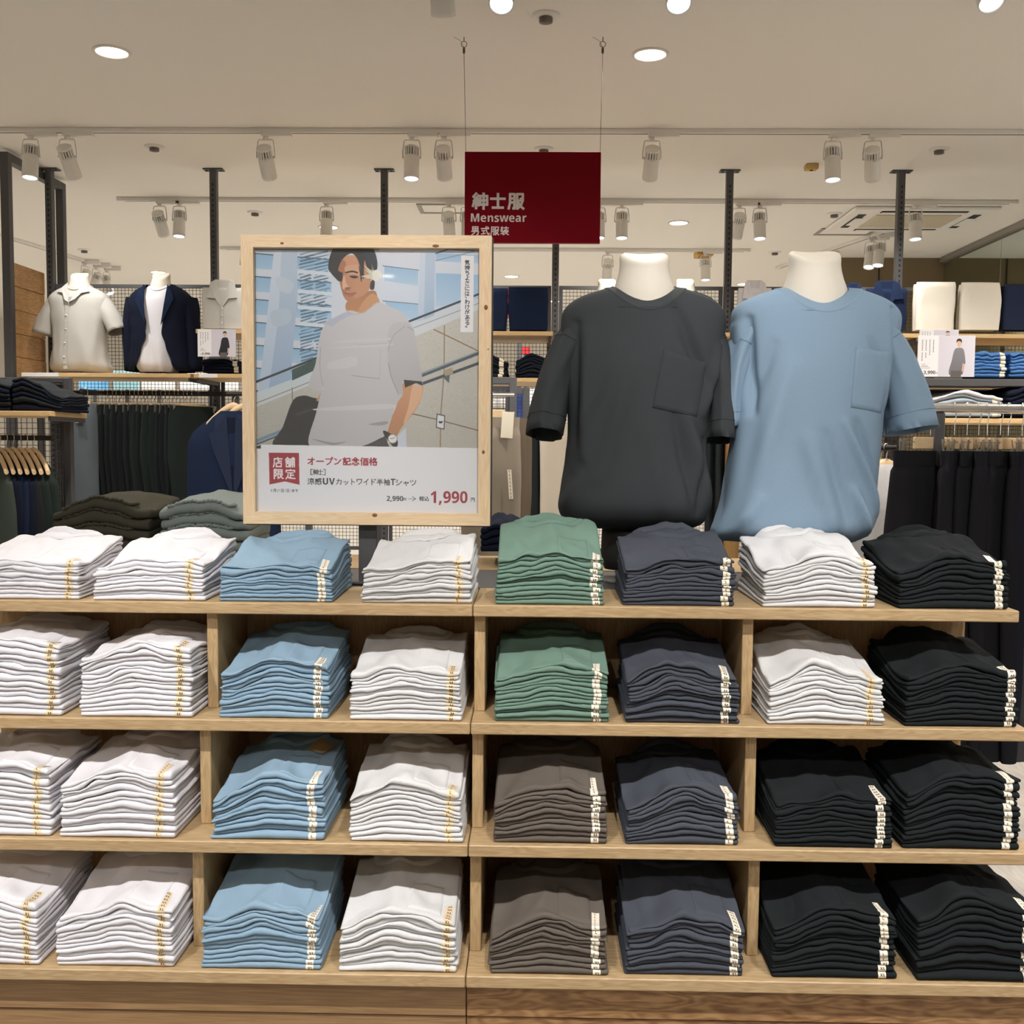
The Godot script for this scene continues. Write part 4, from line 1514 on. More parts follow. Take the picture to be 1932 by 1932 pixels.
func clip_hanger(hook: Vector3, turn: float, label: String, half: float, rail_r: float, group: String, drop: float, proud := 0.0) -> Node3D:
	var t := thing("clip_hanger", label, "hanger", hook, turn, group)
	var b := B.new()
	var pts := []
	for k in 9:
		var a := lerpf(-0.35, PI + 0.5, k / 8.0)
		pts.append(Vector3((rail_r + 0.003) * cos(a), (rail_r + 0.003) * sin(a), 0))
	pts.reverse()
	pts.append(Vector3(rail_r + 0.004, -rail_r - 0.008, 0))
	pts.append(Vector3(0.002, -drop * 0.55, 0))
	pts.append(Vector3(0, -drop + 0.01, 0))
	b.tube(pts, 0.0018, 6)
	obj("hook", b, M.chrome, t)
	b = B.new()
	b.box(Vector3(0, -drop - 0.016, 0), Vector3(half * 1.1, 0.038, 0.012), 0.002)
	obj("wooden_bar", b, M.hanger_wood, t)
	b = B.new()
	b.tube([Vector3(-half, -drop - 0.012, 0), Vector3(half, -drop - 0.012, 0)], 0.002, 6)
	for s in [-1.0, 1.0]:
		b.box(Vector3(s * half * 0.93, -drop - 0.035, 0.006), Vector3(0.012, 0.062, 0.003), 0.0006, Basis(Vector3.RIGHT, 0.12))
		b.box(Vector3(s * half * 0.93, -drop - 0.035, -0.006), Vector3(0.012, 0.062, 0.003), 0.0006, Basis(Vector3.RIGHT, -0.12))
	obj("clip", b, M.clip, t)
	return t

func wood_hanger(hook: Vector3, turn: float, label: String, rail_r: float, half: float, group: String) -> Node3D:
	var t := thing("wooden_hanger", label, "hanger", hook, turn, group)
	var b := B.new()
	var pts := []
	for k in 9:
		var a := lerpf(-0.5, PI + 0.3, k / 8.0)
		pts.append(Vector3(0.016 * cos(a), 0.016 * sin(a) + rail_r - 0.012, 0))
	pts.reverse()
	pts.append(Vector3(0.004, -0.022, 0))
	pts.append(Vector3(0, -0.045, 0))
	b.tube(pts, 0.0018, 6)
	obj("hook", b, M.chrome, t)
	b = B.new()
	var rows := []
	for i in 21:
		var s := lerpf(-1.0, 1.0, i / 20.0)
		var y := -0.050 - 0.085 * pow(absf(s), 1.5)
		var hh := 0.017 * (1.0 - 0.45 * absf(s))
		var row := []
		for k in 12:
			var th := TAU * k / 12
			row.append(Vector3(s * half, y + hh * sin(th) - 0.004, 0.009 * cos(th) + 0.02 * s * s))
		rows.append(row)
	b.grid(rows, true, true)
	b.cap(rows[0], Vector3.LEFT)
	b.cap(rows[-1], Vector3.RIGHT)
	obj("shoulder_bar", b, M.hanger_wood, t)
	return t

func rail(called: String, label: String, a: Vector3, c: Vector3, r: float, mat: Material, posts: Array, foot := false):
	var t := thing(called, label, "clothes rail", Vector3((a.x + c.x) * 0.5, 0, (a.z + c.z) * 0.5))
	var b := B.new()
	var o := t.position
	b.tube([a - o, (a + c) * 0.5 - o, c - o], r, 18)
	obj("bar", b, mat, t)
	for x in posts:
		b = B.new()
		b.box(Vector3(x - o.x, (a.y - r) * 0.5, 0), Vector3(0.030, a.y - r, 0.030), 0.003)
		if foot:
			b.box(Vector3(x - o.x, 0.015, 0), Vector3(0.04, 0.03, 0.5), 0.004)
		obj("post", b, M.steel, t)

func detector(px: float, py: float, label: String, k := 1.0):
	var p := on_ceiling(px, py)
	var t := thing("ceiling_detector", label, "detector", Vector3(p.x, CEIL, p.z), 0.0, "small ceiling detectors")
	var b := B.new()
	b.lathe([Vector2(0.046 * k, 0.0), Vector2(0.046 * k, -0.004), Vector2(0.03 * k, -0.008)], Transform3D(), 20)
	obj("base_plate", b, M.lamp_white, t)
	b = B.new()
	b.lathe([Vector2(0.022 * k, -0.008), Vector2(0.022 * k, -0.022), Vector2(0.0, -0.026)], Transform3D(), 16)
	obj("sensor", b, M.sensor, t)

func ceiling_frame(c: Vector3, w: float, d: float, label: String):
	var t := thing("ceiling_hatch", label, "hatch", Vector3(c.x, CEIL, c.z))
	var b := B.new()
	for s in [-1.0, 1.0]:
		b.box(Vector3(s * (w * 0.5 - 0.012), -0.003, 0), Vector3(0.024, 0.006, d), 0.001)
		b.box(Vector3(0, -0.003, s * (d * 0.5 - 0.012)), Vector3(w - 0.048, 0.006, 0.024), 0.001)
	obj("frame", b, M.alu, t)
	b = B.new()
	b.box(Vector3(0, -0.001, 0), Vector3(w - 0.05, 0.002, d - 0.05), 0.0005)
	obj("panel", b, M.ceiling, t)

func room():
	var e := 0.12
	var specs := [
		["floor", Vector3(-1.5, -e / 2, -3.5), Vector3(9.3, e, 17.3), "floor"],
		["ceiling", Vector3(-1.5, CEIL + e / 2, -3.5), Vector3(9.3, e, 17.3), "ceiling"],
		["wall_back", Vector3(-1.5, CEIL / 2, -12.06), Vector3(9.3, CEIL, e), "wall"],
		["wall_front", Vector3(-1.5, CEIL / 2, 5.06), Vector3(9.3, CEIL, e), "wall"],
		["wall_left", Vector3(-6.06, CEIL / 2, -3.5), Vector3(e, CEIL, 17.0), "wall"],
		["wall_right", Vector3(3.06, CEIL / 2, -3.5), Vector3(e, CEIL, 17.0), "wall"],
		["wall_corner", Vector3(2.55, CEIL / 2, -7.72), Vector3(0.9, CEIL, 0.12), "brown_wall"],
	]
	for s in specs:
		var b := B.new()
		b.box(s[1], s[2], 0.002)
		struct(obj(s[0], b, M[s[3]]))
	# mirror panels on the wall beside the corner, each its own sheet
	for k in 3:
		var z0 := -7.65 + k * 0.93
		var b := B.new()
		b.box(Vector3(0, 0, 0), Vector3(0.006, 2.2, 0.926), 0.001)
		var m := obj("mirror_panel", b, M.mirror)
		m.position = Vector3(2.996, 1.70, z0 + 0.465)
		tag(m, ["wall mirror sheet touching the brown corner wall", "middle wall mirror sheet of three beside brown corner", "wall mirror sheet farthest from the brown corner wall"][k], "mirror", "wall mirrors")
	var b2 := B.new()
	b2.box(Vector3(2.98, CEIL - 0.02, -6.2), Vector3(0.035, 0.035, 2.9), 0.002)
	struct(obj("trim_1", b2, M.alu))
	b2 = B.new()
	b2.box(Vector3(2.53, 1.42, -7.655), Vector3(0.008, 2.83, 0.006), 0.001)
	struct(obj("trim_2", b2, M.slot))

func background_left():
	# side frame standing at the ceiling, with planks
	var X := -2.515
	var t := thing("steel_side_frame", "tall grey steel frame with wooden planks beside shirt mannequin", "frame", Vector3(X, 0, -5.2))
	var b := B.new()
	for z in [-4.93, -5.50]:
		b = B.new()
		b.box(Vector3(0, 1.41, z + 5.2), Vector3(0.04, 2.82, 0.04), 0.002)
		obj("post", b, M.steel, t)
	b = B.new()
	b.box(Vector3(0, 2.80, -0.015), Vector3(0.04, 0.04, 0.53), 0.002)
	obj("top_rail", b, M.steel, t)
	for k in 6:
		b = B.new()
		b.box(Vector3(0.002 * (k % 2), 1.69 + k * 0.113, 0.090), Vector3(0.018, 0.111, 0.33), 0.002)
		obj("plank", b, M.plank, t)
	steel_pole(-2.475, -5.29, "slotted upright behind the shirt mannequin's wooden side panel")
	# near shelving end at the far left: frame, board, dark folded clothes, hanging coats
	var D := 4.35
	var f := thing("shelving_end_frame", "grey steel end frame beside dark hanging coats", "frame", Vector3(at(128, 715, D).x, 0, -D))
	var ftop := at(128, 713, D).y
	b = B.new()
	b.box(Vector3(0, ftop * 0.5, 0), Vector3(0.028, ftop, 0.034), 0.002)
	obj("post", b, M.steel, f)
	b = B.new()
	b.box(Vector3(-0.35, ftop - 0.011, 0), Vector3(0.67, 0.022, 0.034), 0.002)
	obj("top_rail", b, M.steel, f)
	mesh_panel(-2.62, f.position.x - 0.02, 0.6, ftop - 0.025, -D - 0.03, "wire mesh panel behind the dark hanging coats", 0.024)
	var sy := at(60, 777, D - 0.2).y
	wall_shelf(-2.75, at(120, 777, D - 0.2).x, sy, -D + 0.32, -D - 0.02, "wooden shelf holding dark folded knitwear above hanging coats")
	plain_pile(-75, 20, 776, 722, -20, 714, 724, D - 0.28, 6, 0.25, [M.navy_dark, M.coal], "folded_dark_sweater", "dark folded sweater", "stack away from steel end frame", "sweater", "dark folded sweaters")
	plain_pile(22, 118, 776, 716, 40, 709, 748, D - 0.28, 6, 0.25, [M.navy_dark, M.coal], "folded_dark_sweater", "dark folded sweater", "stack next to steel end frame", "sweater", "dark folded sweaters")
	var ry := at(30, 826, D - 0.12).y
	rail("coat_rail", "dark rail carrying wooden hangers with dark coats", Vector3(-2.9, ry, -D + 0.12), Vector3(f.position.x - 0.016, ry, -D + 0.12), 0.011, M.slot, [-2.88])
	var words := ["sage grey", "navy", "deep blue", "blue black", "charcoal black", "dark green black", "black green"]
	for k in 7:
		var x := lerpf(at(-14, 822, D - 0.12).x, at(62, 822, D - 0.12).x, k / 6.0)
		var hk := Vector3(x, ry, -D + 0.12)
		wood_hanger(hk, -0.75, "wooden hanger of the %s hanging coat" % words[k], 0.011, 0.20, "wooden coat hangers")
		hung("hanging_coat", "%s coat on wooden hanger in dark coat row" % words[k], "coat", "dark coats on the rail", hk - Vector3(0, 0.062, 0), -0.75, [[0.0, 0.06, 0.02], [0.05, 0.13, 0.03], [0.12, 0.22, 0.04], [0.25, 0.245, 0.045], [0.5, 0.245, 0.045], [0.8, 0.25, 0.045]], [M.sage_dark, M.navy_dark, M.navy, M.navy_dark, M.coal, M.green_black, M.green_black][k], k * 1.3)
	# shelf with mannequins
	var zf := -4.92
	var shy := at(250, 704, 4.92).y
	wall_shelf(-2.46, -1.64, shy, zf, -5.27, "wooden shelf carrying shirt mannequin and navy jacket mannequin")
	wall_shelf(-1.625, -0.775, shy, zf, -5.27, "wooden shelf behind poster carrying folded navy shirts")
	for q in [[40, 110, "long white shelf label strip under shirt mannequin"], [375, 410, "short white shelf label below the 9,990 card"]]:
		var a := at(q[0], 708, 4.915)
		var c := at(q[1], 708, 4.915)
		b = B.new()
		b.box(Vector3.ZERO, Vector3(c.x - a.x, 0.018, 0.002), 0.0004)
		var o := obj("shelf_label", b, M.card)
		o.position = Vector3((a.x + c.x) * 0.5, shy - 0.010, zf + 0.002)
		tag(o, q[2], "label")
	mesh_panel(-2.455, -1.652, 0.9, at(250, 537, 5.31).y, -5.31, "wire mesh panel behind the shirt mannequin")
	mesh_panel(-1.61, -0.78, 0.9, at(430, 537, 5.31).y, -5.31, "wire mesh panel behind the framed poster")
	left_mannequins(shy)
	# folded shirt stood on a small shelf, and folded navy stack with card
	var sy2 := at(420, 621, 4.95).y
	wall_shelf(-1.622, -0.775, sy2, -4.95, -5.27, "upper wooden shelf holding pale open collar shirt")
	collar_shirt(382, 458, 526, 620, 4.97, "pale open collar shirt folded upright above 9,990 card", M.linen)
	plain_pile(380, 452, 703, 680, 415, 676, 682, 4.94, 5, 0.26, [M.navy_dark], "folded_navy_shirt", "folded navy shirt", "stack behind the 9,990 card", "shirt", "folded navy shirts behind card", "r")
	var pc := at(409, 673, 4.86)
	price_card(Vector3(pc.x, pc.y, pc.z), at(445, 650, 4.86).x - at(373, 650, 4.86).x, at(409, 621, 4.86).y - pc.y, "white price card with man in navy jacket and 9,990", "9,990", rgb(36, 40, 52), rgb(24, 28, 38))
	# trousers rail
	var ty := at(250, 742, 5.05).y
	rail("trouser_rail", "dark rail of clipped trousers under the mannequin shelf", Vector3(-2.44, ty, -5.05), Vector3(-1.45, ty, -5.05), 0.012, M.slot, [-2.43, -1.46])
	b = B.new()
	var sx := at(160, 742, 4.84).x
	b.tube([Vector3(sx, ty, -5.05), Vector3(sx, ty, -4.80)], 0.009, 10)
	tag(obj("side_rail", b, M.slot), "short dark side rail of the grey blue trousers", "clothes rail")
	var nt := 22
	for k in nt:
		var x := lerpf(at(192, 800, 5.0).x, at(360, 800, 5.0).x, maxf(0.0, k - 1) / float(nt - 2))
		var m: Material = M.grey_blue if k == 0 else (M.navy if k < 5 else (M.green_black if k % 3 == 0 else M.coal))
		var w := "grey blue" if k == 0 else ("navy" if k < 5 else "black")
		var turn := 0.55 if k == 0 else 1.15 + 0.2 * sin(k * 2.7)
		var place := ["hung outermost by end frame", "beside the grey blue pair", "third along from end frame", "fourth along from end frame", "beside the black pairs"]
		var pl: String = place[k] if k < 5 else "%s along the rail from navy pairs" % ["first", "second", "third", "fourth", "fifth", "sixth", "seventh", "eighth", "ninth", "tenth", "eleventh", "twelfth", "thirteenth", "fourteenth", "fifteenth", "sixteenth", "seventeenth"][k - 5]
		if k == 0:
			turn = 0.2
			x = at(160, 800, 4.84).x
		var zr := -4.84 if k == 0 else -5.05
		hung("hanging_%s_trousers" % w.replace(" ", "_"), "%s trousers clipped to rail, %s" % [w, pl], "trousers", "trousers clipped under the mannequin shelf", Vector3(x, ty - 0.062, zr), turn, [[0.0, 0.17, 0.012], [0.03, 0.172, 0.012], [0.06, 0.18, 0.014], [0.25, 0.19, 0.018], [0.6, 0.15, 0.017], [1.0, 0.12, 0.016]] if k > 0 else [[0.0, 0.052, 0.02], [0.06, 0.056, 0.024], [0.3, 0.058, 0.026], [1.0, 0.054, 0.026]], m, k * 2.1, 2.0, 0.008)
		clip_hanger(Vector3(x, ty, zr), turn, "clip hanger of %s trousers, %s" % [w, pl], 0.16 if k > 0 else 0.05, 0.012, "clip hangers under the mannequin shelf", 0.052)
	var tg := at(149, 782, 4.80)
	b = B.new()
	b.box(Vector3.ZERO, Vector3(0.037, 0.075, 0.001), 0.0003)
	var tago := obj("paper_tag", b, M.paper)
	tago.position = tg
	tago.rotation.z = 0.08
	tag(tago, "cream paper tag hanging on the grey blue trousers", "tag")
	# navy jacket on wooden hangers
	var jk := at(440, 743, 4.62)
	wood_hanger(jk, 0.15, "pale wooden hanger holding the navy suit jacket", 0.012, 0.115, "hangers of navy suit jackets")
	var jx := jk + Vector3(0.05, 0, 0)
	wood_hanger(jx, 0.15, "second pale wooden hanger behind the navy suit jacket", 0.012, 0.115, "hangers of navy suit jackets")
	rail("jacket_rail", "short dark arm holding the navy suit jacket", Vector3(jk.x - 0.03, jk.y, jk.z), Vector3(jk.x + 0.35, jk.y, jk.z), 0.010, M.slot, [jk.x + 0.34])
	var j := hung("hanging_navy_jacket", "navy suit jacket with lapels on wooden hanger", "jacket", "", jk - Vector3(0, 0.078, 0), 0.1, [[0.0, 0.06, 0.03], [0.03, 0.10, 0.045], [0.09, 0.175, 0.06], [0.14, 0.20, 0.07], [0.3, 0.205, 0.075], [0.6, 0.21, 0.075], [0.78, 0.22, 0.08]], M.navy, 4.0, 1.0, 0.003)
	b = B.new()
	b.prism([Vector3(-0.07, -0.02, 0.05), Vector3(-0.020, -0.015, 0.055), Vector3(0.012, -0.40, 0.082), Vector3(-0.07, -0.19, 0.075), Vector3(-0.095, -0.10, 0.07), Vector3(-0.07, -0.09, 0.07)], Vector3(0, 0, 0.005))
	b.prism([Vector3(0.07, -0.02, 0.05), Vector3(0.020, -0.015, 0.055), Vector3(0.012, -0.40, 0.082), Vector3(0.09, -0.19, 0.075), Vector3(0.105, -0.10, 0.07), Vector3(0.08, -0.09, 0.07)], Vector3(0, 0, 0.005))
	obj("lapel", b, M.navy_mid, j)
	b = B.new()
	b.prism([Vector3(-0.022, -0.03, 0.05), Vector3(0.022, -0.03, 0.05), Vector3(0.012, -0.38, 0.079)], Vector3(0, 0, 0.003))
	obj("lining", b, M.navy_dark, j)
	for k in 2:
		b = B.new()
		b.lathe([Vector2(0.008, 0.0), Vector2(0.008, 0.003), Vector2(0.0, 0.0035)], Transform3D(Basis(Vector3.RIGHT, PI / 2), Vector3(0.02, -0.42 - k * 0.11, 0.078)), 10)
		obj("button", b, M.slot, j)
	b = B.new()
	b.tube([Vector3(0.008, -0.42, 0.084), Vector3(-0.002, -0.44, 0.088), Vector3(-0.002, -0.58, 0.088)], 0.0018, 5)
	obj("tag_string", b, M.paper, j)

func collar_shirt(px0: float, px1: float, py0: float, py1: float, D: float, label: String, mat: Material):
	var t := upright_fold(px0, px1, py0 + 16, py1, D, 0.05, mat, "folded_upright_shirt", label, "shirt")
	var w := at(px1, py0, D).x - at(px0, py0, D).x
	var h := at(px0, py0, D).y - at(px0, py1, D).y
	var z := 0.032
	var b := B.new()
	for s in [-1.0, 1.0]:
		b.prism([Vector3(s * w * 0.16, h * 1.0, z - 0.02), Vector3(s * w * 0.30, h * 0.93, z - 0.012), Vector3(s * w * 0.38, h * 0.62, z), Vector3(s * w * 0.16, h * 0.60, z), Vector3(s * 0.004, h * 0.44, z)], Vector3(0, 0, 0.004))
	b.box(Vector3(0, h * 0.86, z - 0.026), Vector3(w * 0.46, h * 0.27, 0.014), 0.004)
	obj("collar", b, mat, t)
	b = B.new()
	b.box(Vector3(0, h * 0.22, z + 0.0015), Vector3(0.012, h * 0.44, 0.003), 0.001)
	obj("placket", b, mat, t)
	for k in 3:
		b = B.new()
		b.lathe([Vector2(0.004, 0.0), Vector2(0.004, 0.002), Vector2(0.0, 0.0025)], Transform3D(Basis(Vector3.RIGHT, PI / 2), Vector3(0, h * (0.40 - 0.15 * k), z + 0.003)), 8)
		obj("button", b, M.card, t)

func left_mannequins(shy: float):
	# pale short sleeved shirt over a blue T-shirt
	var r: Array = tee_mannequin("shirt_mannequin", "torso mannequin in pale short sleeved open collar shirt", {
		"cx": 154, "D": 5.10, "base": shy, "big": false, "sd": 12.0, "amp": 0.012, "fold": 0.004,
		"keys": [[540, 20, 16, 0, 0], [545, 33, 22, 0, 0], [554, 48, 28, 0, 0], [566, 56, 32, 0, 2], [590, 54, 34, 2, 3], [620, 47, 36, 3, 4], [650, 46, 38, 2, 5], [680, 52, 40, 1, 6], [697, 56, 40, 3, 4], [704, 50, 34, 3, 0]],
		"ridges": [[110, 600, 122, 690, 6, 0.012], [196, 600, 190, 690, 6, 0.012], [140, 640, 130, 695, 7, 0.010], [175, 640, 182, 695, 7, 0.010]],
		"sleeves": [[112, 572, 92, 600, 85, 632, 17, 22, 20, 24, 2, 4], [196, 572, 214, 600, 226, 626, 17, 22, 18, 24, 2, 4]],
		"collar": [17, 538, 546, 22, 541, 552], "neck": [558, 513, 19, 16.5]}, M.linen)
	var t: Node3D = r[0]
	var dr: Drape = r[1]
	var fx: Callable = r[2]
	var fy: Callable = r[3]
	var pp := func(px: float, py: float, g: float) -> Vector3: return dr.front(fx.call(px), fy.call(py), g)
	var b := B.new()
	for s in [-1.0, 1.0]:
		b.prism([pp.call(154 + s * 15, 536, 0.016), pp.call(154 + s * 23, 545, 0.012), pp.call(154 + s * 30, 554, 0.012), pp.call(154 + s * 17, 558, 0.012), pp.call(152 + s * 10, 570, 0.014), pp.call(150, 576, 0.014)], Vector3(0, 0, 0.004))
	obj("lapel_collar", b, M.linen, t)
	b = B.new()
	b.prism([pp.call(140, 541, 0.006), pp.call(167, 541, 0.006), pp.call(151, 575, 0.007)], Vector3(0, 0, 0.004))
	obj("inner_t_shirt", b, M.tee_blue2, t)
	b = B.new()
	for k in 14:
		b.box(pp.call(146, 578 + k * 9, 0.003), Vector3(0.02, 0.0262, 0.004), 0.001)
	obj("placket", b, M.linen, t)
	for k in 4:
		b = B.new()
		b.lathe([Vector2(0.0055, 0.0), Vector2(0.0055, 0.003), Vector2(0.0, 0.0035)], Transform3D(Basis(Vector3.RIGHT, PI / 2), pp.call(145, 600 + k * 26, 0.007)), 10)
		obj("button", b, M.card, t)
	# navy jacket over a white T-shirt
	var q: Array = tee_mannequin("jacket_mannequin", "torso mannequin in navy jacket over white T-shirt", {
		"cx": 307, "D": 5.12, "base": shy, "big": false, "sd": 40.0, "amp": 0.010, "fold": 0.005,
		"keys": [[541, 20, 16, 0, 0], [546, 32, 22, 0, 0], [556, 44, 28, 0, 0], [570, 46, 31, 0, 2], [620, 42, 33, 0, 3], [670, 40, 36, -4, 4], [694, 36, 38, -5, 5], [704, 30, 32, -5, 2]],
		"ridges": [[295, 640, 285, 695, 5, 0.010], [312, 650, 318, 698, 5, 0.010]],
		"sleeves": [[280, 575, 272, 590, 268, 615, 14, 18, 14, 18, 0, 0], [336, 575, 344, 590, 348, 615, 14, 18, 14, 18, 0, 0]],
		"collar": [17, 539, 547, 22, 542, 553], "neck": [558, 513, 19, 16.5]}, M.tee_white)
	var jt: Node3D = q[0]
	var jd: Drape = q[1]
	var jx: Callable = q[2]
	var jy: Callable = q[3]
	var mm := 5.12 / FPX
	var jk := Node3D.new()
	jk.name = "jacket"
	jt.add_child(jk)
	# wrap open at the front: the gap widens towards the hem
	var gap := [[537, 21], [560, 22], [590, 19], [615, 14], [640, 15], [670, 26], [690, 32], [703, 40]]
	var wid := [[537, 22], [548, 42], [560, 56], [575, 60], [600, 54], [640, 53], [680, 57], [703, 58]]
	var rows := []
	for i in 31:
		var py := lerpf(538, 702, i / 30.0)
		var g := 0.0
		var w := 0.0
		for k in gap.size() - 1:
			if py >= gap[k][0]:
				g = lerpf(gap[k][1], gap[k + 1][1], (py - gap[k][0]) / (gap[k + 1][0] - gap[k][0]))
		for k in wid.size() - 1:
			if py >= wid[k][0]:
				w = lerpf(wid[k][1], wid[k + 1][1], clampf((py - wid[k][0]) / (wid[k + 1][0] - wid[k][0]), 0, 1))
		var row := []
		var th0 := acos(clampf(pow(g / w, 1.25), 0.0, 0.98))
		for k in 41:
			var th := lerpf(th0, th0 - TAU + 2.0 * (PI * 0.5 - th0), k / 40.0)
			var c := cos(th)
			var s := sin(th)
			var dep := jd.sec(jy.call(py))[1] as float + 0.018
			row.append(Vector3((w + 1.5) * mm * signf(c) * pow(absf(c), 0.8) + 0.003 * sin(py * 0.2 + th * 3.0), jy.call(py), dep * signf(s) * pow(absf(s), 0.8) + jd.sec(jy.call(py))[3]))
		rows.append(row)
	b = B.new()
	b.grid(rows, false, true)
	obj("jacket_body", b, M.navy_dark, jk)
	for s in [-1.0, 1.0]:
		b = B.new()
		tube_cloth(Vector3(s * 50 * mm, jy.call(566), 0), Vector3(s * 62 * mm, jy.call(610), 0.01), Vector3(s * 60 * mm + 0.01, jy.call(700), 0.02), Vector2(16, 20) * mm, Vector2(13, 16) * mm, 60.0 + s, b, 16, 20)
		obj("jacket_sleeve", b, M.navy_dark, jk)
		b = B.new()
		b.prism([Vector3(s * 22 * mm, jy.call(541), 0.075), Vector3(s * 32 * mm, jy.call(556), 0.088), Vector3(s * 36 * mm, jy.call(570), 0.10), Vector3(s * 14 * mm, jy.call(618), 0.118), Vector3(s * 19 * mm, jy.call(580), 0.108)], Vector3(0, 0, 0.006))
		obj("lapel", b, M.navy, jk)

func background_middle():
	var zf := -4.92
	var y1 := at(985, 625, 4.92).y
	var y2 := at(1000, 713, 4.92).y
	for q in [[-0.745, 0.095, "upper", "behind the framed poster's right edge"], [0.13, 0.965, "upper", "behind the charcoal T-shirt mannequin"], [1.005, 1.825, "upper", "holding navy polo shirts"], [1.865, 2.62, "upper", "holding cream trousers"]]:
		wall_shelf(q[0], q[1], y1, zf, -5.27, "%s wooden wall shelf %s" % [q[2], q[3].replace("right ", "")])
	for q in [[-0.745, 0.095, "lower wooden wall shelf with dark folded knitwear"], [0.13, 0.965, "lower wooden wall shelf behind charcoal mannequin"], [1.005, 1.825, "lower wooden wall shelf behind light blue mannequin"], [1.865, 2.62, "lower wooden wall shelf with blue jeans"]]:
		wall_shelf(q[0], q[1], y2, zf, -5.27, q[2])
	var pn := ["between poster and charcoal mannequin", "behind charcoal mannequin", "behind light blue mannequin", "behind cream trousers"]
	var px := [-0.76, 0.112, 0.985, 1.843, 2.63]
	for k in 4:
		mesh_panel(px[k] + 0.02, px[k + 1] - 0.02, 0.9, at(1330, 541, 5.31).y, -5.31, "wire mesh panel " + pn[k])
	steel_pole(-1.631, -5.29, "slotted upright between shirt mannequin shelf and poster shelf")
	for k in 5:
		steel_pole(px[k], -5.29, ["slotted upright rising above the framed poster", "slotted upright below the red sign", "slotted upright between the two T-shirt mannequins", "slotted upright by the navy polo shirts", "slotted upright beside the mirror wall"][k])
	upright_fold(905, 957, 543, 622, 4.95, 0.07, M.navy, "upright_navy_trousers", "navy trousers folded upright, partly behind the poster", "trousers", "navy trousers stood upright")
	upright_fold(960, 1034, 541, 622, 4.95, 0.07, M.navy, "upright_navy_trousers", "navy trousers folded upright beside the slotted upright", "trousers", "navy trousers stood upright")
	plain_pile(895, 958, 712, 676, 915, 664, 684, 4.94, 7, 0.26, [M.coal, M.navy_dark], "folded_dark_shirt", "dark folded shirt", "stack at poster edge on lower wall shelf", "shirt", "dark folded shirts on wall shelf", "l")
	plain_pile(972, 1040, 712, 680, 1005, 664, 680, 4.94, 7, 0.26, [M.navy_dark, M.coal], "folded_dark_shirt", "dark folded shirt", "stack beside charcoal mannequin on lower wall shelf", "shirt", "dark folded shirts on wall shelf")
	# steel gondola frame with beige trousers
	var D := 4.2
	var b := B.new()
	var fr := thing("steel_gondola_frame", "grey steel gondola frame with clipped taupe trousers", "frame", Vector3(at(950, 715, D).x, 0, -D))
	var top := at(950, 712, D).y
	for q in [[968, 15.0], [903, 15.0]]:
		var xx := at(q[0], 715, D).x - fr.position.x
		b = B.new()
		b.box(Vector3(xx, top * 0.5, 0), Vector3(0.030, top, 0.034), 0.002)
		obj("post", b, M.steel, fr)
	b = B.new()
	b.box(Vector3(at(936, 715, D).x - fr.position.x, top - 0.014, 0), Vector3(0.118, 0.028, 0.034), 0.002)
	obj("top_rail", b, M.steel, fr)
	b = B.new()
	var x2 := at(993, 715, D + 0.4).x - fr.position.x
	b.box(Vector3(x2, (top - 0.02) * 0.5, -0.4), Vector3(0.032, top - 0.02, 0.034), 0.002)
	b.box(Vector3(x2 - 0.14, top - 0.034, -0.4), Vector3(0.26, 0.028, 0.034), 0.002)
	obj("rear_post", b, M.steel, fr)
	mesh_panel(fr.position.x - 0.085, fr.position.x + 0.026, 0.7, top - 0.035, -D - 0.02, "small wire mesh panel inside grey gondola frame", 0.022)
	var hk := at(926, 745, D - 0.25)
	rail("trouser_clip_rail", "short chrome arm above the taupe trousers", Vector3(hk.x - 0.10, hk.y, hk.z), Vector3(hk.x + 0.09, hk.y, hk.z), 0.008, M.chrome, [hk.x - 0.095])
	clip_hanger(hk, 0.1, "clip hanger with wooden bar holding taupe trousers", 0.095, 0.010, "", 0.06)
	var tr := hung("hanging_taupe_trousers", "taupe trousers with size strip clipped beside the poster", "trousers", "", hk - Vector3(0, 0.085, 0), 0.1, [[0.0, 0.112, 0.02], [0.04, 0.112, 0.022], [0.07, 0.118, 0.03], [0.25, 0.12, 0.036], [0.5, 0.11, 0.036], [0.85, 0.10, 0.034]], M.taupe, 7.0, 2.0, 0.008)
	for k in 2:
		var hk2 := hk + Vector3(0.02 + k * 0.02, 0, -0.07 - k * 0.06)
		hung("hanging_brown_trousers", "brown trousers hanging %s behind the taupe pair" % ["just", "second"][k], "trousers", "brown trousers behind taupe pair", hk2 - Vector3(0, 0.085, 0), 0.25, [[0.0, 0.115, 0.018], [0.07, 0.122, 0.024], [0.3, 0.125, 0.03], [0.85, 0.105, 0.03]], M.brown_dark, 3.0 + k, 2.0, 0.008)
	b = B.new()
	b.box(Vector3(0.062, -0.030, 0.034), Vector3(0.046, 0.10, 0.001), 0.0003, Basis(Vector3.FORWARD, 0.06))
	obj("paper_tag", b, M.paper, tr)
	b = B.new()
	var uvr := []
	var rr := []
	for k in 9:
		rr.append([Vector3(0.062 + 0.001 * k, -0.20 - k * 0.014, 0.043), Vector3(0.078 + 0.001 * k, -0.20 - k * 0.014, 0.043)])
		uvr.append([Vector2(0, k), Vector2(1, k)])
	b.grid(rr, false, false, 0, uvr)
	obj("size_strip", b, M.st_S, tr)
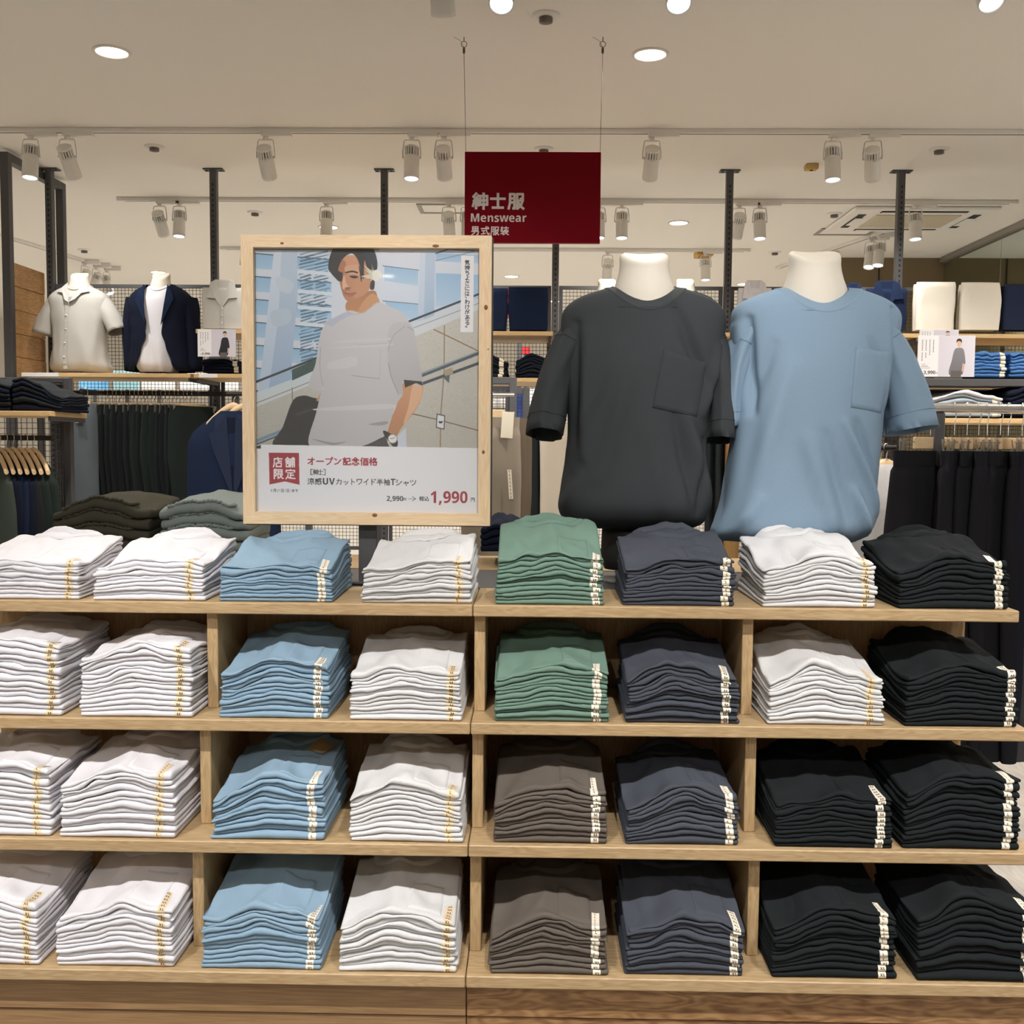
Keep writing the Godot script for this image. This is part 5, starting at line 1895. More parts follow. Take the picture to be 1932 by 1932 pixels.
	# dark and beige long trousers behind the charcoal mannequin
	rail("long_trouser_rail", "dark rail of long trousers behind charcoal mannequin", Vector3(at(1000, 770, 4.7).x, at(1010, 775, 4.7).y, -4.7), Vector3(at(1480, 770, 4.7).x, at(1010, 775, 4.7).y, -4.7), 0.012, M.slot, [at(998, 770, 4.7).x, at(1482, 770, 4.7).x])
	var ry := at(1010, 775, 4.7).y
	for k in 6:
		var xpx: float = [1008, 1024, 1053, 1348, 1364, 1384][k]
		var hx := at(xpx, 800, 4.7)
		hung("hanging_long_trousers", ["black long trousers next to the grey gondola frame", "second black long trousers beside beige pair", "beige long trousers beside charcoal T-shirt", "black long trousers under charcoal sleeve", "second black long trousers between the mannequins", "ochre brown long trousers between the mannequins"][k], "trousers", "long trousers behind the mannequins", Vector3(hx.x, ry - 0.06, -4.7), 1.2 if k != 2 else 0.9, [[0.0, 0.13, 0.016], [0.06, 0.14, 0.02], [0.4, 0.13, 0.02], [1.0, 0.11, 0.02]], [M.coal, M.coal, M.beige, M.coal, M.coal, M.ochre][k], k * 3.0, 2.0, 0.006)
	# background torsos on the upper shelf
	var bk := {"D": 5.1, "base": y1, "big": false, "amp": 0.006, "sleeves": [], "collar": [17, 549, 556, 22, 552, 562]}
	var s1 := bk.duplicate()
	s1.merge({"cx": 1143, "sd": 3.0, "keys": [[551, 20, 16, 0, 0], [556, 34, 22, 0, 0], [564, 50, 28, 0, 0], [578, 56, 32, 0, 2], [600, 54, 34, 0, 3], [622, 50, 34, 0, 3]], "neck": [568, 524, 19, 16.5]})
	s1.sleeves = [[1100, 578, 1090, 590, 1084, 610, 12, 18, 14, 18, 0, 0]]
	tee_mannequin("background_mannequin", "torso mannequin in pale beige top behind charcoal mannequin", s1, M.beige)
	var s2 := bk.duplicate()
	s2.merge({"cx": 1290, "sd": 8.0, "keys": [[551, 20, 16, 0, 0], [556, 34, 22, 0, 0], [564, 50, 28, 0, 0], [580, 58, 32, 0, 2], [600, 58, 34, 0, 3], [622, 52, 34, 0, 3]], "neck": [568, 524, 19, 16.5]})
	s2.sleeves = [[1334, 580, 1344, 592, 1350, 612, 12, 18, 14, 18, 0, 0]]
	tee_mannequin("background_mannequin", "torso mannequin in dark grey T-shirt between the front mannequins", s2, M.tee_grey)
	collar_shirt(1392, 1456, 527, 622, 4.97, "white collared shirt folded upright behind blue mannequin", M.tee_white)
	# far shop: red sign board, blue and white posters, lit shelf boxes
	var far := [[958, 1002, 543, 600, 6.6, "sign_red2", "red sign board seen through the mesh", "sign"], [150, 205, 700, 735, 8.6, "blue_panel", "bright blue poster panel far behind the trousers", "poster"], [215, 262, 700, 735, 8.6, "sky_panel", "sky blue poster panel far behind the trousers", "poster"], [268, 330, 705, 735, 8.8, "white_panel", "white poster panel far behind the trousers", "poster"], [340, 450, 705, 735, 8.9, "white_panel", "wide white board far behind the navy jacket", "board"], [905, 1100, 735, 765, 8.2, "white_panel", "white board far behind taupe trousers", "board"], [975, 990, 742, 800, 6.2, "blue_deep", "narrow deep blue banner behind gondola frame", "banner"], [985, 1000, 655, 668, 7.0, "sign_red2", "small red tag sign above dark folded shirts", "sign"]]
	for q in far:
		var a := at(q[0], q[3], q[4])
		var c := at(q[1], q[2], q[4])
		var o := thing("far_panel", q[6], q[7], Vector3((a.x + c.x) * 0.5, a.y, -q[4]))
		b = B.new()
		b.box(Vector3(0, (c.y - a.y) * 0.5, 0), Vector3(c.x - a.x, c.y - a.y, 0.02), 0.002)
		obj("board", b, M[q[5]], o)
		b = B.new()
		b.box(Vector3(0, -a.y * 0.5, -0.012), Vector3(0.03, a.y, 0.02), 0.002)
		b.box(Vector3(0, -a.y + 0.006, -0.012), Vector3(minf(0.3, c.x - a.x), 0.012, 0.25), 0.002)
		obj("stand", b, M.steel, o)

func background_right():
	# navy polo shirts and cream trousers stood on the upper shelf
	var y1 := at(985, 625, 4.92).y
	collar_shirt(1588, 1632, 532, 622, 4.98, "navy polo shirt folded upright half behind blue mannequin", M.navy)
	collar_shirt(1634, 1712, 528, 622, 4.96, "navy button collar polo shirt folded upright", M.navy)
	upright_fold(1729, 1804, 531, 622, 4.95, 0.08, M.cream, "upright_cream_trousers", "cream trousers folded upright beside navy polo shirt", "trousers", "cream trousers stood upright")
	upright_fold(1814, 1890, 532, 622, 4.95, 0.08, M.cream, "upright_cream_trousers", "cream trousers folded upright beside navy trousers", "trousers", "cream trousers stood upright")
	upright_fold(1894, 1968, 535, 622, 4.95, 0.08, M.navy_mid, "upright_navy_trousers", "navy trousers folded upright beside cream trousers", "trousers", "navy trousers stood upright")
	var pc := at(1784, 711, 4.56)
	price_card(pc, at(1838, 690, 4.56).x - at(1730, 690, 4.56).x, at(1784, 633, 4.56).y - pc.y, "price card with man in grey shirt and 3,990", "3,990", rgb(132, 132, 140), rgb(112, 112, 120))
	var pd := at(1771, 655, 4.66)
	price_card(pd, at(1807, 640, 4.66).x - at(1733, 640, 4.66).x, at(1771, 622, 4.66).y - pd.y, "smaller price card tucked behind the 3,990 card", "3,990", rgb(150, 120, 112), rgb(120, 100, 100))
	plain_pile(1818, 1899, 712, 670, 1860, 664, 668, 4.6, 7, 0.28, [M.jean], "folded_blue_jeans", "bright blue folded jeans", "stack beside the 3,990 card", "jeans", "blue jeans on steel shelf", "r")
	plain_pile(1903, 1985, 712, 668, 1940, 664, 670, 4.6, 7, 0.28, [M.jean], "folded_blue_jeans", "bright blue folded jeans", "stack away from the 3,990 card", "jeans", "blue jeans on steel shelf")
	# steel shelf beam and the table shelf below it
	var D := 4.5
	var sh := thing("steel_shelf", "grey steel shelf with blue jeans and price cards", "shelf", Vector3(2.0, 0, -D - 0.17))
	var a := at(1733, 714, D)
	var c := at(1932, 729, D)
	var b := B.new()
	b.box(Vector3(0, (a.y + c.y) * 0.5 - 0.001, 0.17), Vector3(0.92, a.y - c.y, 0.02), 0.002)
	obj("front_beam", b, M.steel, sh)
	b = B.new()
	b.box(Vector3(0, a.y - 0.012, 0), Vector3(0.92, 0.016, 0.33), 0.001)
	obj("deck", b, M.steel, sh)
	var ly := at(1850, 789, D).y
	b = B.new()
	b.box(Vector3(0, ly - 0.011, 0), Vector3(0.90, 0.022, 0.34), 0.0015)
	obj("wooden_board", b, M.oak_light, sh)
	for s in [-1.0, 1.0]:
		b = B.new()
		b.box(Vector3(s * 0.45, a.y * 0.5 - 0.01, -0.15), Vector3(0.03, a.y - 0.02, 0.03), 0.002)
		obj("post", b, M.steel, sh)
	mesh_panel(1.60, 2.42, 0.8, a.y - 0.03, -D - 0.345, "wire mesh panel behind folded pale grey shirts")
	plain_pile(1742, 1892, 786, 752, 1820, 738, 750, D - 0.01, 6, 0.28, [M.pale_blue, M.grey_mid, M.tee_white], "folded_grey_shirt", "pale grey folded shirt", "stack on wooden board above chrome rail", "shirt", "grey folded shirts above chrome rail", "r")
	plain_pile(1896, 1990, 786, 742, 1930, 730, 745, D - 0.01, 5, 0.28, [M.navy_dark], "folded_navy_sweater", "navy folded sweater", "stack beside grey shirts above chrome rail", "sweater", "navy folded sweaters above chrome rail")
	# chrome rail with black trousers
	var R := 3.30
	var ra := at(1752, 770, R)
	var rail_end := Vector3(2.35, ra.y - 0.004, -R)
	rail("chrome_rail", "thick chrome clothes rail with hanger hooks", Vector3(ra.x - 0.02, ra.y, -R), rail_end, 0.0155, M.chrome, [at(1772, 770, R).x, 2.3], true)
	var hooks := [1757, 1802, 1826, 1848, 1864, 1889, 1904, 1930, 1955, 1980]
	var nth := ["first", "second", "third", "fourth", "fifth", "sixth", "seventh", "eighth", "ninth", "tenth"]
	for k in hooks.size():
		var hk := at(hooks[k], 770, R)
		hk.y = ra.y
		var turn := 0.35 if k == 0 else 0.85 + 0.12 * sin(k * 2.0)
		var h2 := hk
		clip_hanger(h2, turn, "wooden clip hanger, %s from the rail post" % nth[k], 0.115, 0.0155, "clip hangers on chrome rail", 0.095)
		var tr := hung("hanging_black_trousers", "black gathered waist trousers, %s from the rail post" % nth[k], "trousers", "black trousers on chrome rail", h2 - Vector3(0, 0.135, 0), turn, [[0.0, 0.135, 0.016], [0.045, 0.135, 0.018], [0.065, 0.145, 0.026], [0.25, 0.16, 0.036], [0.55, 0.15, 0.036], [0.98, 0.13, 0.034]], [M.soft_black, M.soft_black, M.navy_black][k % 3] if k < 9 else M.charcoal, k * 1.7, 2.5, 0.014)
		b = B.new()
		var rr := []
		for i in 5:
			var row := []
			for m in 40:
				var th := TAU * m / 40
				var g := 0.002 * sin(m * 2.5)
				row.append(Vector3(signf(cos(th)) * pow(absf(cos(th)), 0.7) * (0.137 + g), -0.048 * i / 4.0, sin(th) * (0.020 + g)))
			rr.append(row)
		b.grid(rr, true, false)
		obj("waistband", b, M.soft_black, tr)
	# white tops on brown hangers behind the blue mannequin
	for k in 2:
		var hw := at(1672 - k * 10, 845, 3.75)
		wood_hanger(hw, 0.7, "brown wooden hanger of the %s white top" % ["nearer", "farther"][k], 0.012, 0.2, "hangers of white tops")
		hung("hanging_white_top", "white top on brown hanger, %s chrome rail" % ["close to", "set back from"][k], "top", "white tops behind blue mannequin", hw - Vector3(0, 0.06, 0), 0.7, [[0.0, 0.06, 0.02], [0.05, 0.13, 0.03], [0.11, 0.20, 0.04], [0.3, 0.21, 0.045], [0.7, 0.22, 0.05]], M.tee_pale, 2.0 + k, 2.0, 0.012)
	rail("white_top_rail", "dark rail behind the blue mannequin", Vector3(at(1600, 845, 3.75).x, at(1660, 845, 3.75).y, -3.75), Vector3(at(1690, 845, 3.75).x, at(1660, 845, 3.75).y, -3.75), 0.010, M.slot, [at(1602, 845, 3.75).x])

func rear_of_display():
	# the far side of the double display: deck under mannequins and a shelf of folded trousers
	var t := thing("rear_display_shelf", "far half of the display carrying mannequins and folded trousers", "shelf", Vector3(-0.13, 0, -2.95))
	var b := B.new()
	b.box(Vector3(0, 1.080, 0.205), Vector3(2.43, 0.022, 0.36), 0.001)
	obj("deck", b, M.steel, t)
	b = B.new()
	b.box(Vector3(0, 1.079, -0.175), Vector3(2.43, 0.026, 0.36), 0.002)
	obj("shelf_board", b, M.oak, t)
	b = B.new()
	b.box(Vector3(0, 0.53, 0.01), Vector3(2.42, 1.06, 0.02), 0.001)
	obj("back_panel", b, M.back_wood, t)
	plain_pile(96, 285, 1042, 968, 180, 942, 962, 3.02, 4, 0.26, [M.brown_black], "folded_olive_trousers", "dark olive folded trousers", "stack behind white shirts farther from poster", "trousers", "folded trousers behind white shirts", "waist")
	plain_pile(300, 470, 1042, 962, 380, 944, 965, 3.02, 4, 0.26, [M.grey_green], "folded_grey_trousers", "grey green folded trousers", "stack behind white shirts nearer poster", "trousers", "folded trousers behind white shirts", "waist")
	plain_pile(905, 985, 1042, 1000, 945, 985, 1000, 3.0, 4, 0.26, [M.navy_dark], "folded_dark_trousers", "navy folded trousers", "stack between poster and charcoal mannequin", "trousers", "navy trousers behind green shirts")

# ---------------------------------------------------------------- the scene
func sticker_materials():
	for s in ["S", "M", "L", "X"]:
		for w in ["", "_w"]:
			var paper := rgb(240, 232, 214) if w == "" else rgb(228, 208, 174)
			var p := Painter.new(96, 72, 0, 0, 96, 72, paper)
			if s == "X":
				p.latin("XL", 22, 56, 56, 700, rgb(50, 34, 26))
			else:
				p.latin(s, 34, 56, 56, 700, rgb(50, 34, 26))
			M["st_" + s + w] = printed(p.tex(), 0.45)

func materials():
	M.ceiling = flat(rgb(238, 234, 226), 0.9)
	M.wall = flat(rgb(224, 220, 212), 0.9)
	M.floor = wood(rgb(186, 182, 176), rgb(164, 158, 150), Vector3(3, 1, 0.4), 3, 0.4)
	M.brown_wall = flat(rgb(128, 112, 84), 0.8)
	M.mirror = flat(rgb(206, 216, 212), 0.03, 1.0)
	M.alu = flat(rgb(150, 146, 138), 0.45, 0.4)
	M.oak = wood(rgb(194, 168, 129), rgb(162, 132, 93), Vector3(0.9, 9, 7), 11, 0.5, 0.9)
	M.oak_up = wood(rgb(200, 172, 130), rgb(168, 136, 95), Vector3(9, 0.9, 7), 12, 0.5, 0.9)
	M.oak_light = wood(rgb(222, 190, 140), rgb(196, 158, 108), Vector3(0.9, 9, 7), 13, 0.55, 0.8)
	M.panel_a = wood(rgb(160, 128, 90), rgb(128, 96, 62), Vector3(0.35, 9, 6), 14, 0.5, 0.9)
	M.panel_b = wood(rgb(172, 134, 90), rgb(118, 82, 48), Vector3(0.9, 4.2, 3), 15, 0.5, 1.25)
	M.pine = wood(rgb(232, 208, 172), rgb(214, 180, 138), Vector3(0.8, 7, 6), 16, 0.55, 0.75)
	M.pine_up = wood(rgb(230, 206, 170), rgb(212, 178, 136), Vector3(7, 0.8, 6), 17, 0.55, 0.75)
	M.plank = wood(rgb(206, 164, 112), rgb(168, 122, 74), Vector3(4, 6, 0.9), 18, 0.6, 0.9)
	M.hanger_wood = wood(rgb(226, 200, 160), rgb(206, 172, 128), Vector3(2, 10, 8), 19, 0.5, 0.7)
	M.knot = flat(rgb(128, 86, 52), 0.6)
	M.back_wood = wood(rgb(176, 146, 106), rgb(146, 114, 78), Vector3(6, 0.9, 6), 21, 0.6, 0.8)
	M.steel = flat(rgb(84, 84, 86), 0.5, 0.3)
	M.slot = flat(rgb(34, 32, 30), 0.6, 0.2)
	M.mesh_wire = flat(rgb(62, 56, 50), 0.5, 0.3)
	M.chrome = flat(rgb(232, 232, 232), 0.24, 1.0)
	M.clip = flat(rgb(150, 146, 138), 0.4, 0.6)
	M.wire = flat(rgb(90, 86, 82), 0.4, 0.6)
	M.lamp_white = flat(rgb(234, 231, 225), 0.5)
	M.lamp_dark = flat(rgb(36, 36, 36), 0.6)
	M.track_slot = flat(rgb(120, 114, 106), 0.6)
	M.sensor = flat(rgb(108, 100, 92), 0.5)
	M.lens = flat(rgb(240, 246, 255), 0.3)
	M.lens.emission_enabled = true
	M.lens.emission = Color(0.95, 0.98, 1.0)
	M.lens.emission_energy_multiplier = 3.0
	M.down = flat(rgb(255, 250, 240), 0.4)
	M.down.emission_enabled = true
	M.down.emission = Color(1.0, 0.96, 0.92)
	M.down.emission_energy_multiplier = 3.0
	M.mannequin = flat(rgb(218, 211, 198), 0.7)
	M.card = flat(rgb(238, 238, 240), 0.5)
	M.kraft = flat(rgb(172, 146, 108), 0.7)
	M.paper = flat(rgb(236, 228, 206), 0.6)
	M.sign_red = flat(rgb(140, 12, 28), 0.6)
	M.sign_red2 = flat(rgb(190, 30, 40), 0.5)
	M.blue_panel = flat(rgb(110, 176, 226), 0.4)
	M.sky_panel = flat(rgb(170, 226, 244), 0.4)
	M.white_panel = flat(rgb(236, 236, 236), 0.5)
	M.blue_deep = flat(rgb(60, 90, 170), 0.5)
	M.pane = StandardMaterial3D.new()
	M.pane.transparency = BaseMaterial3D.TRANSPARENCY_ALPHA
	M.pane.albedo_color = Color(0.9, 0.92, 0.95, 0.012)
	M.pane.roughness = 0.03
	var tones := {"tee_white": [233, 232, 238], "tee_pale": [222, 222, 224], "tee_blue": [144, 172, 194], "tee_green": [116, 144, 131], "tee_slate": [77, 81, 91], "tee_black": [35, 39, 41], "tee_brown": [106, 98, 91], "tee_grey": [64, 67, 70], "tee_blue2": [136, 160, 182], "linen": [206, 204, 198], "navy": [30, 41, 66], "navy_mid": [40, 48, 70], "navy_dark": [26, 31, 48], "navy_black": [34, 36, 46], "coal": [36, 40, 42], "green_black": [38, 46, 44], "soft_black": [34, 34, 38], "charcoal": [70, 70, 72], "sage_dark": [70, 80, 74], "grey_blue": [96, 104, 110], "taupe": [146, 136, 122], "brown_dark": [104, 92, 78], "brown_black": [66, 64, 54], "grey_green": [128, 138, 136], "beige": [196, 186, 170], "ochre": [140, 108, 66], "cream": [240, 233, 218], "jean": [78, 122, 180], "pale_blue": [176, 190, 202], "grey_mid": [130, 134, 144]}
	for k in tones:
		M[k] = cloth(rgb(tones[k][0], tones[k][1], tones[k][2]))

func _ready():
	rng.seed = 20240621
	nz.seed = 77
	nz.frequency = 0.03
	nz.fractal_octaves = 2
	# camera
	cam_basis = Basis(Vector3.UP, 0.0188) * Basis(Vector3.RIGHT, -0.0650) * Basis(Vector3.BACK, 0.0078)
	var cam := Camera3D.new()
	add_child(cam)
	cam.transform = Transform3D(cam_basis, cam_pos)
	cam.fov = rad_to_deg(2.0 * atan(966.0 / FPX))
	cam.near = 0.05
	cam.far = 60.0
	cam.current = true
	var env := Environment.new()
	env.background_mode = Environment.BG_COLOR
	env.background_color = Color(0.02, 0.02, 0.02)
	env.tonemap_mode = Environment.TONE_MAPPER_LINEAR
	env.tonemap_exposure = 0.82
	env.sdfgi_enabled = true
	env.ssao_enabled = true
	env.ssil_enabled = true
	var we := WorldEnvironment.new()
	we.environment = env
	add_child(we)
	materials()
	sticker_materials()
	make_spot_meshes()
	lamps()
	print("room ", Time.get_ticks_msec())
	room()
	display_unit("stepped oak display shelf holding white and light blue shirts", -1.352, -0.1295, [-0.727], M.panel_a)
	display_unit("stepped oak display shelf holding green, slate and black shirts", -0.1285, 1.085, [-0.1145, 0.493], M.panel_b)
	rear_of_display()
	print("shirts ", Time.get_ticks_msec())
	shirts()
	print("mannequins ", Time.get_ticks_msec())
	front_mannequins()
	make_poster()
	make_sign()
	print("background ", Time.get_ticks_msec())
	background_left()
	background_middle()
	background_right()
	ceiling_details()
	print("done ", Time.get_ticks_msec())

func lamps():
	# row of spots on the track behind the camera that lights the display
	lighting_track(Vector3(-3.4, CEIL, -1.0), Vector3(2.6, CEIL, -1.0), "white lighting track over the aisle before the display")
	var kx := [-2.1, -1.25, -0.45, 0.4, 1.2, 2.0]
	for k in 6:
		spotlight(Vector3(kx[k], CEIL - 0.128, -1.0), 0.0, -22.0, "white aisle spotlight, %s along the track facing the display" % ["first", "second", "third", "fourth", "fifth", "sixth"][k], 3.15, 33.0, "spotlights facing the display")
	for q in [[-0.85, "poster"], [0.15, "charcoal T-shirt"], [0.85, "light blue T-shirt"]]:
		spotlight(Vector3(q[0], CEIL - 0.128, -1.0), 0.0, -60.0, "white aisle spotlight aimed level with the %s" % q[1], 2.1, 25.0, "spotlights facing the display")
	lighting_track(Vector3(-3.4, CEIL, 0.75), Vector3(2.6, CEIL, 0.75), "white lighting track second from the display across the aisle")
	for k in 4:
		spotlight(Vector3([-1.7, -0.5, 0.7, 1.9][k], CEIL - 0.128, 0.75), 0.0, -58.0, "white spotlight on the second aisle track, %s along it" % ["first", "second", "third", "fourth"][k], 1.15, 32.0, "spotlights on the second aisle track")
	# track over the display, just entering the picture
	lighting_track(Vector3(-2.4, CEIL, -2.87), Vector3(2.4, CEIL, -2.87), "white lighting track right above the display")
	for q in [[832, -14, -34.0, "back turned white spotlight above the framed poster"], [946, -16, 30.0, "lit spotlight above the framed poster and red sign"], [1280, -18, 30.0, "lit spotlight above the charcoal T-shirt mannequin"], [1868, -12, 32.0, "lit spotlight above the black shirts"]]:
		var p := at(q[0], 5, 2.84)
		spotlight(Vector3(p.x, CEIL - 0.128, -2.88 if q[2] > 0 else -2.86), 0.0, q[2], q[3], 0.22, 36.0, "spotlights above the display")
	# first track in view
	lighting_track(Vector3(-3.2, CEIL, -4.62), Vector3(2.75, CEIL, -4.62), "white lighting track before the slotted uprights")
	var row := [[33, 8.0, "lit spotlight above the steel side frame"], [104, -45.0, "spotlight aimed at the shirt mannequin"], [487, -45.0, "spotlight aimed at the shelf behind the poster"], [770, 8.0, "lit spotlight beside the slotted upright over the poster"], [832, -45.0, "spotlight by the red sign's wire"], [1237, -45.0, "spotlight between red sign and uprights"], [1590, 8.0, "lit spotlight beside the small yellow ceiling box"], [1668, -45.0, "spotlight aimed at the cream trousers"]]
	for q in row:
		var p := on_ceiling(q[0], 283, CEIL - 0.128)
		spotlight(Vector3(p.x, CEIL - 0.128, -4.62), -0.35 if q[0] == 1668 else 0.0, q[1], q[2], 1.8 if q[1] > 0 else (1.0 if q[0] > 1000 else 0.75), 38.0, "spotlights on the first track")
	lighting_track(Vector3(on_ceiling(232, 374).x, CEIL, -5.9), Vector3(on_ceiling(1908, 380).x, CEIL, -5.9), "white lighting track just beyond the slotted uprights")
	row = [[283, -45.0, "unlit looking spotlight near the shorter track's end"], [321, 8.0, "lit spotlight near the shorter track's end"], [605, 8.0, "lit spotlight over the framed poster's top"], [842, -45.0, "spotlight under the ceiling hatch"], [878, 8.0, "lit spotlight half hidden by the red sign"], [1134, 8.0, "lit spotlight peeking past the red sign's edge"], [1179, 8.0, "lit spotlight next to the red sign"], [1408, -45.0, "spotlight beside a lit one near blue mannequin"], [1449, 8.0, "lit spotlight near the blue mannequin's neck"], [1755, 8.0, "lit spotlight below the ceiling air conditioner"]]
	for q in row:
		var p := on_ceiling(q[0], 405, CEIL - 0.128)
		spotlight(Vector3(p.x, CEIL - 0.128, -5.9), 0.0, q[1], q[2], 1.8 if q[1] > 0 else 3.0, 40.0, "spotlights on the second track")
	lighting_track(Vector3(-2.2, CEIL, -7.35), Vector3(1.5, CEIL, -7.35), "far white lighting track behind the mannequins")
	row = [[447, -45.0, "far spotlight beside the framed poster"], [1152, -45.0, "far spotlight beyond the charcoal mannequin"], [1345, 8.0, "far lit spotlight between the two front mannequins"]]
	for q in row:
		var p := on_ceiling(q[0], 490, CEIL - 0.128)
		spotlight(Vector3(p.x, CEIL - 0.128, -7.35), 0.0, q[1], q[2], 2.4, 40.0, "spotlights on the far track")
	# tracks running away from the viewer
	var la := on_ceiling(0, 441)
	var lb := on_ceiling(212, 506)
	lighting_track(Vector3(la.x, CEIL, la.z), Vector3(lb.x, CEIL, lb.z), "lighting track running away beside the shirt mannequin")
	for k in 3:
		var p := la.lerp(lb, 0.72 + k * 0.11)
		spotlight(Vector3(p.x, CEIL - 0.128, p.z), 1.2, [-30.0, -30.0, 20.0][k], "far spotlight over the shirt mannequin, %s of three" % ["first", "second", "third"][k], 1.6, 40.0, "spotlights over the shirt mannequin")
	var ra := on_ceiling(1672, 433)
	var rb := on_ceiling(1470, 502)
	lighting_track(Vector3(ra.x, CEIL, ra.z), Vector3(rb.x, CEIL, rb.z), "lighting track running away behind the blue mannequin")
	for k in 3:
		var p := ra.lerp(rb, [0.05, 0.12, 0.55][k])
		spotlight(Vector3(p.x, CEIL - 0.128, p.z), -0.6, [14.0, 20.0, -30.0][k], "spotlight on the track behind the blue mannequin, %s of three" % ["first", "second", "third"][k], 1.6, 40.0, "spotlights behind the blue mannequin")
	# recessed downlights
	var names := 0
	for q in [[211, 97, "downlight above the white shirts side of the display"], [1227, 102, "downlight above the charcoal T-shirt mannequin"], [620, 428, "downlight beside a lit spotlight over the poster"], [298, 513, "far downlight above the navy jacket mannequin"], [965, 521, "far downlight beside the framed poster's corner"]]:
		downlight(on_ceiling(q[0], q[1]), 4.2, q[2])
	for q in [[-3.6, 2.9, "downlight behind the aisle near the side wall"], [-1.2, 3.4, "downlight behind the aisle in mid shop"], [1.6, 3.2, "downlight behind the aisle near the mirror side"]]:
		downlight(Vector3(q[0], CEIL, q[1]), 4.2, q[2])
	for p in [Vector3(-4.6, 0, -3.7), Vector3(2.35, 0, -3.75), Vector3(-4.6, 0, -6.5), Vector3(0.9, 0, -6.5), Vector3(-4.6, 0, -9.5), Vector3(-2.0, 0, -10.0), Vector3(0.2, 0, -10.0), Vector3(1.8, 0, -8.9)]:
		names += 1
		downlight(p, 6.4, "downlight over the far part of the shop, %s of eight" % ["first", "second", "third", "fourth", "fifth", "sixth", "seventh", "eighth"][names - 1])

func front_mannequins():
	tee_mannequin("t_shirt_mannequin", "torso mannequin wearing charcoal grey pocket T-shirt", {
		"cx": 1212, "D": 2.745, "base": 1.0918, "sd": 5.0, "amp": 0.007, "fold": 0.0022,
		"keys": [[546, 60, 52, 0, 4], [549, 74, 58, 0, 4], [554, 92, 64, 0, 4], [562, 114, 70, 0, 5], [573, 134, 75, 0, 6], [590, 148, 79, -1, 7], [615, 152, 82, -1, 8], [650, 149, 86, -3, 9], [700, 142, 89, -6, 10], [760, 134, 91, -8, 10], [820, 131, 93, -10, 10], [870, 133, 96, -12, 11], [915, 138, 100, -14, 12], [950, 139, 100, -15, 11], [972, 136, 92, -15, 6], [986, 128, 80, -15, 0], [994, 112, 64, -15, -4]],
		"ridges": [[1085, 620, 1080, 840, 8, -0.0234], [1108, 640, 1100, 860, 11, 0.0195], [1185, 690, 1130, 900, 15, 0.0156], [1160, 660, 1100, 800, 10, 0.0117], [1260, 590, 1330, 740, 8, -0.0175], [1345, 660, 1318, 780, 8, 0.0234], [1285, 790, 1335, 950, 12, 0.0234], [1262, 790, 1300, 960, 8, -0.0156], [1215, 800, 1240, 950, 14, 0.0097], [1090, 900, 1060, 960, 10, 0.0156], [1320, 830, 1310, 960, 6, -0.0195], [1270, 640, 1300, 690, 6, -0.0117]],
		"sleeves": [[1112, 604, 1046, 668, 1031, 822, 28, 54, 33, 58, 4, 36], [1308, 604, 1366, 668, 1354, 830, 28, 54, 31, 56, 2, 22]],
		"collar": [58, 543, 576, 76, 549, 597], "neck": [588, 472, 56, 46],
		"pocket": [1238, 668, 1320, 690, 1303, 789, 1220, 773]}, M.tee_grey)
	tee_mannequin("t_shirt_mannequin", "torso mannequin wearing light blue pocket T-shirt", {
		"cx": 1531, "D": 2.72, "base": 1.0918, "sd": 31.0, "amp": 0.008, "fold": 0.003,
		"keys": [[547, 62, 52, 0, 4], [550, 78, 58, 0, 4], [556, 98, 64, 0, 5], [566, 124, 71, 0, 6], [578, 143, 76, 0, 7], [596, 153, 80, 2, 8], [620, 152, 83, 3, 9], [655, 146, 87, 2, 10], [700, 138, 90, 0, 11], [760, 136, 92, -5, 11], [830, 136, 94, -11, 12], [900, 139, 98, -18, 13], [950, 143, 102, -22, 14], [985, 146, 104, -30, 14], [1005, 142, 96, -38, 10], [1018, 128, 80, -42, 2]],
		"ridges": [[1400, 610, 1408, 780, 7, -0.0312], [1384, 620, 1386, 760, 7, 0.0195], [1660, 590, 1664, 830, 6, -0.0312], [1640, 600, 1655, 760, 10, 0.0156], [1565, 800, 1640, 965, 8, 0.0234], [1590, 800, 1648, 940, 7, -0.0195], [1470, 700, 1395, 960, 17, 0.0195], [1440, 660, 1400, 780, 10, -0.0156], [1500, 830, 1545, 985, 13, 0.0175], [1530, 820, 1570, 975, 8, -0.0156], [1585, 920, 1612, 1003, 8, 0.0312], [1420, 940, 1360, 1010, 12, 0.0234], [1610, 650, 1640, 700, 6, -0.0117]],
		"sleeves": [[1628, 608, 1688, 655, 1712, 812, 27, 54, 47, 56, 4, 26], [1432, 608, 1374, 668, 1383, 803, 27, 54, 20, 54, 0, -6]],
		"collar": [60, 545, 579, 79, 551, 601], "neck": [590, 468, 58, 47.5],
		"pocket": [1580, 664, 1664, 673, 1638, 781, 1574, 772]}, M.tee_blue2)

